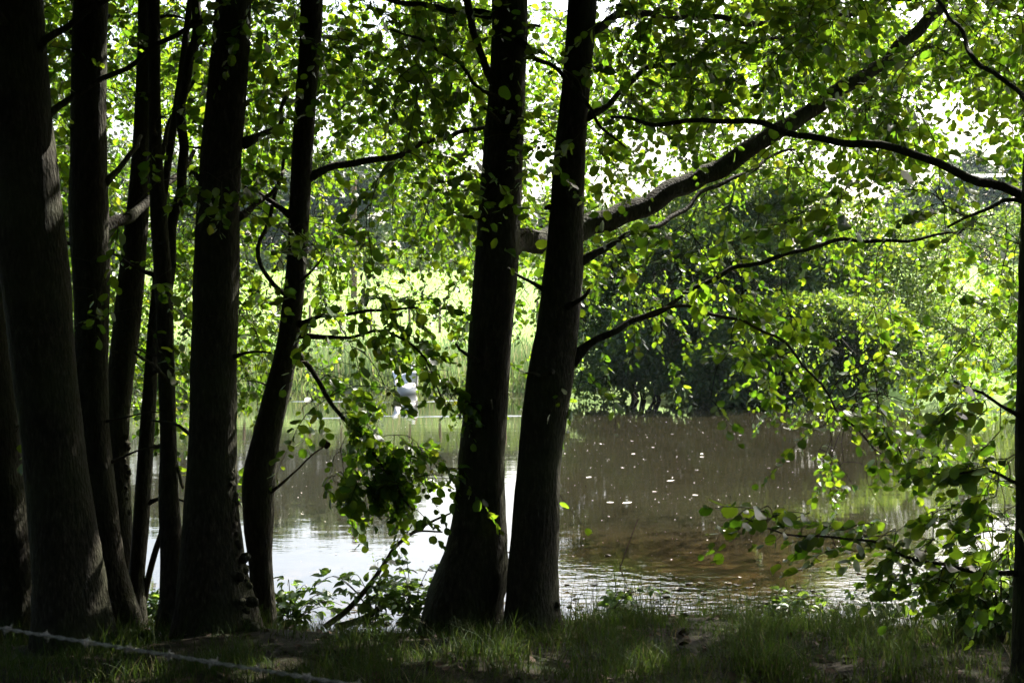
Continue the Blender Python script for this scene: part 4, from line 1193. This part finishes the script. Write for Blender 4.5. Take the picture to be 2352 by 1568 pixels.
wood('fallen_log', 'thin dark log lying low under the bramble on the bank', 'log', [
    ('limb', [(770, 1440, 9.35, 16), (830, 1422, 9.4, 15), (880, 1392, 9.4, 12), (930, 1378, 9.4, 8)])], 75)
wood('leaning_stick', 'dark stick leaning between the sapling and the forked alder', 'stick', [
    ('limb', [(325, 1412, 9.4, 16), (345, 1310, 9.3, 15), (366, 1240, 9.2, 14), (388, 1190, 9.1, 12), (402, 1150, 9.0, 9)]),
    ('twig', [(366, 1240, 9.2, 10), (395, 1060, 9.0, 9), (420, 1120, 8.8, 6)])], 78)
wood('water_stick', 'thin stick poking out of the brown water right of the trunk pair', 'stick', [
    ('limb', [(1424, 1304, 12.0, 3), (1445, 1245, 12.05, 2.6), (1466, 1190, 12.1, 2)])], 80)
sn = branch(T8, [(622, 1130, 9.05, 10), (660, 1095, 9.0, 5), (705, 1062, 8.95, 4), (748, 1035, 8.9, 3)], 85, 'dead_twig')
# withered leaf on the twig end
dl = P(744, 1030, 8.9)
fr = leaf_frames(rand_unit(5) * .6 + np.array([0, 0, 1.0]), rand_unit(5))
o = link('withered_leaf', leaf_mesh('withered_leaf', 'near', fr, np.repeat(dl[None], 5, 0) + rng.normal(0, .006, (5, 3)), np.full(5, .05), M_DEAD, None, T8.base), T8.root)

# flecks floating on the pond
petal_v = np.array([(0, 0, .004), (.5, 0, .02), (.35, .3, .012), (-.2, .32, .016), (-.5, 0, .008), (-.25, -.3, .018), (.3, -.32, .012)])
petal_me = new_mesh('floating_petal', petal_v, [np.array([(0, 1, 2), (0, 2, 3), (0, 3, 4), (0, 4, 5), (0, 5, 6), (0, 6, 1)])], M_FLOAT)
flecks = [(1540, 1105, 1.3), (1352, 1097, .9), (1503, 1130, .8), (1597, 1138, .8), (1440, 1156, 1.2), (1402, 1155, .9), (1612, 1050, .7), (1612, 1043, .7), (1455, 1043, .7), (1544, 997, .7), (1452, 1013, .6),
          (1600, 1080, .6), (1380, 1020, .6), (1766, 1075, .6), (1810, 1060, .6), (1700, 1000, .6), (1240, 1038, .8), (1660, 1220, .6), (1500, 1028, .6), (1430, 1075, .5)]
for u, v, s in flecks:
    d = CAM[2] * FPX / (v - 714); p = P(u, v, d)
    o = bpy.data.objects.new('floating_petal', petal_me); COL.objects.link(o)
    o.location = (p[0], p[1], .004); o.rotation_euler = (random.uniform(-.1, .1), random.uniform(-.1, .1), random.uniform(0, 6)); o.scale = (.10 * s, .10 * s, .12 * s)
    tag(o, 'pale fleck drifting on the open brown water', 'petal', 'pale flecks floating on the pond')
def specks(n, seed):  # tiny pale flakes afloat, put in as sparkle on the water
    r = np.random.default_rng(seed)
    x = r.uniform(-3, 9, n); y = r.uniform(10.4, 32, n)
    k = np.abs(x) < y * .4; x, y = x[k], y[k]; n = len(x)
    p = np.stack([x, y, np.full(n, .004)], -1)
    fr = leaf_frames(np.stack([r.normal(size=n), r.normal(size=n), np.zeros(n)], -1), np.array([0, 0, 1.0]) + r.normal(0, .2, (n, 3)))
    return leaf_mesh('floating_specks', 'far', fr, p, .019 * r.uniform(.4, 1.2, n) ** 2, M_FLOAT)
o = link('floating_specks', specks(2000, 8)); tag(o, 'tiny pale specks scattered over the pond', 'seed fluff', kind='stuff')
def floaters(n, seed):
    r = np.random.default_rng(seed)
    x = r.uniform(-1.2, 5.0, n); y = shore_near(x) + np.abs(r.normal(0, .9, n)) + .05
    p = np.stack([x, y, np.full(n, .006)], -1)
    fr = leaf_frames(np.stack([r.normal(size=n), r.normal(size=n), np.zeros(n)], -1), np.array([0, 0, 1.0]) + r.normal(0, .12, (n, 3)))
    return leaf_mesh('floating_leaves', 'mid', fr, p, .055 * r.uniform(.4, 1.3, n), M_FLOATLEAF)
o = link('floating_leaves', floaters(500, 3)); tag(o, 'dark scum of leaves floating along the near edge', 'floating leaves', kind='stuff')

# ------------------------------------------------------------------ barbed wire in front
wa, wb = P(-400, 1392, 2.75), P(1500, 1676, 1.97)
wz = .5 * (P(0, 1442, 2.6)[2] + P(786, 1568, 2.22)[2])
A, B = P(0, 1442, 2.6), P(786, 1568, 2.24)
dirw = (B - A) / np.linalg.norm(B - A)
L0, L1 = -1.6, 2.2
wire = empty('barbed_wire_fence', np.array([*(A + dirw * L0)[:2], .6]), 'rusty grey barbed wire strand crossing the bottom left corner', 'barbed wire')
wbse = np.array(wire.location)
s = np.arange(L0, L1, .004)
for k in (0, 1):
    ph = s / .055 * 2 * math.pi + k * math.pi
    n1_ = np.cross(dirw, [0, 0, 1]); n1_ /= np.linalg.norm(n1_); n2_ = np.cross(n1_, dirw)
    pts = A + dirw * s[:, None] + .0019 * (np.cos(ph)[:, None] * n1_ + np.sin(ph)[:, None] * n2_)
    mb = MB(); mb.add(*tube(pts, .0014, 6, cap=False)); mb.build('strand', M_WIRE, wire, wbse)
for q in np.arange(L0 + .05, L1, .098):
    mb = MB()
    c = A + dirw * (q + random.uniform(-.006, .006)); off = random.uniform(0, 6)
    t = np.linspace(-2 * math.pi, 2 * math.pi, 40)
    mb.add(*tube(c + dirw * (t * .0011)[:, None] + .0042 * (np.cos(t + off)[:, None] * n1_ + np.sin(t + off)[:, None] * n2_), .0015, 5))
    for k in (0, 1, 2, 3):
        a = off + k * 1.57; dv = np.cos(a) * n1_ + np.sin(a) * n2_
        b0 = c + dirw * ((k - 1.5) * .004)
        mb.add(*tube([b0 + dv * .003, b0 + dv * .011 + dirw * .001], [.0015, .0006], 5))
    mb.build('barb', M_WIRE, wire, wbse)
for q in (L0, L1):
    p = A + dirw * q
    mb = MB(); z = float(terrain(p[0], p[1]))
    pts = [(p[0], p[1] - .06, z - .2), (p[0], p[1] - .06, 1.0), (p[0] + .01, p[1] - .06, 1.72), (p[0] + .01, p[1] - .06, 1.76)]
    mb.add(*tube(catmull(pts, 16), np.r_[np.full(14, .045), .042, .02], 12, .02)); mb.build('post', M_POLEWOOD, wire, wbse)

# ------------------------------------------------------------------ the summer air
hv = np.array([(x, y, z) for z in (-2.0, 24.0) for y in (-320.0, 920.0) for x in (-620.0, 620.0)])
hf = np.array([(0, 2, 3, 1), (4, 5, 7, 6), (0, 1, 5, 4), (2, 6, 7, 3), (0, 4, 6, 2), (1, 3, 7, 5)])
M_HAZE, hnt, hout = mat_new('haze_air')
pv = N(hnt, 'ShaderNodeVolumePrincipled')
pv.inputs['Density'].default_value = .00018
pv.inputs['Color'].default_value = (.70, .84, 1.0, 1)
pv.inputs['Anisotropy'].default_value = .2
hnt.links.new(pv.outputs[0], hout.inputs['Volume'])
tag(link('haze', new_mesh('haze', hv, [hf], M_HAZE)), 'thin bluish summer haze over the pond and meadow', 'haze', kind='stuff')
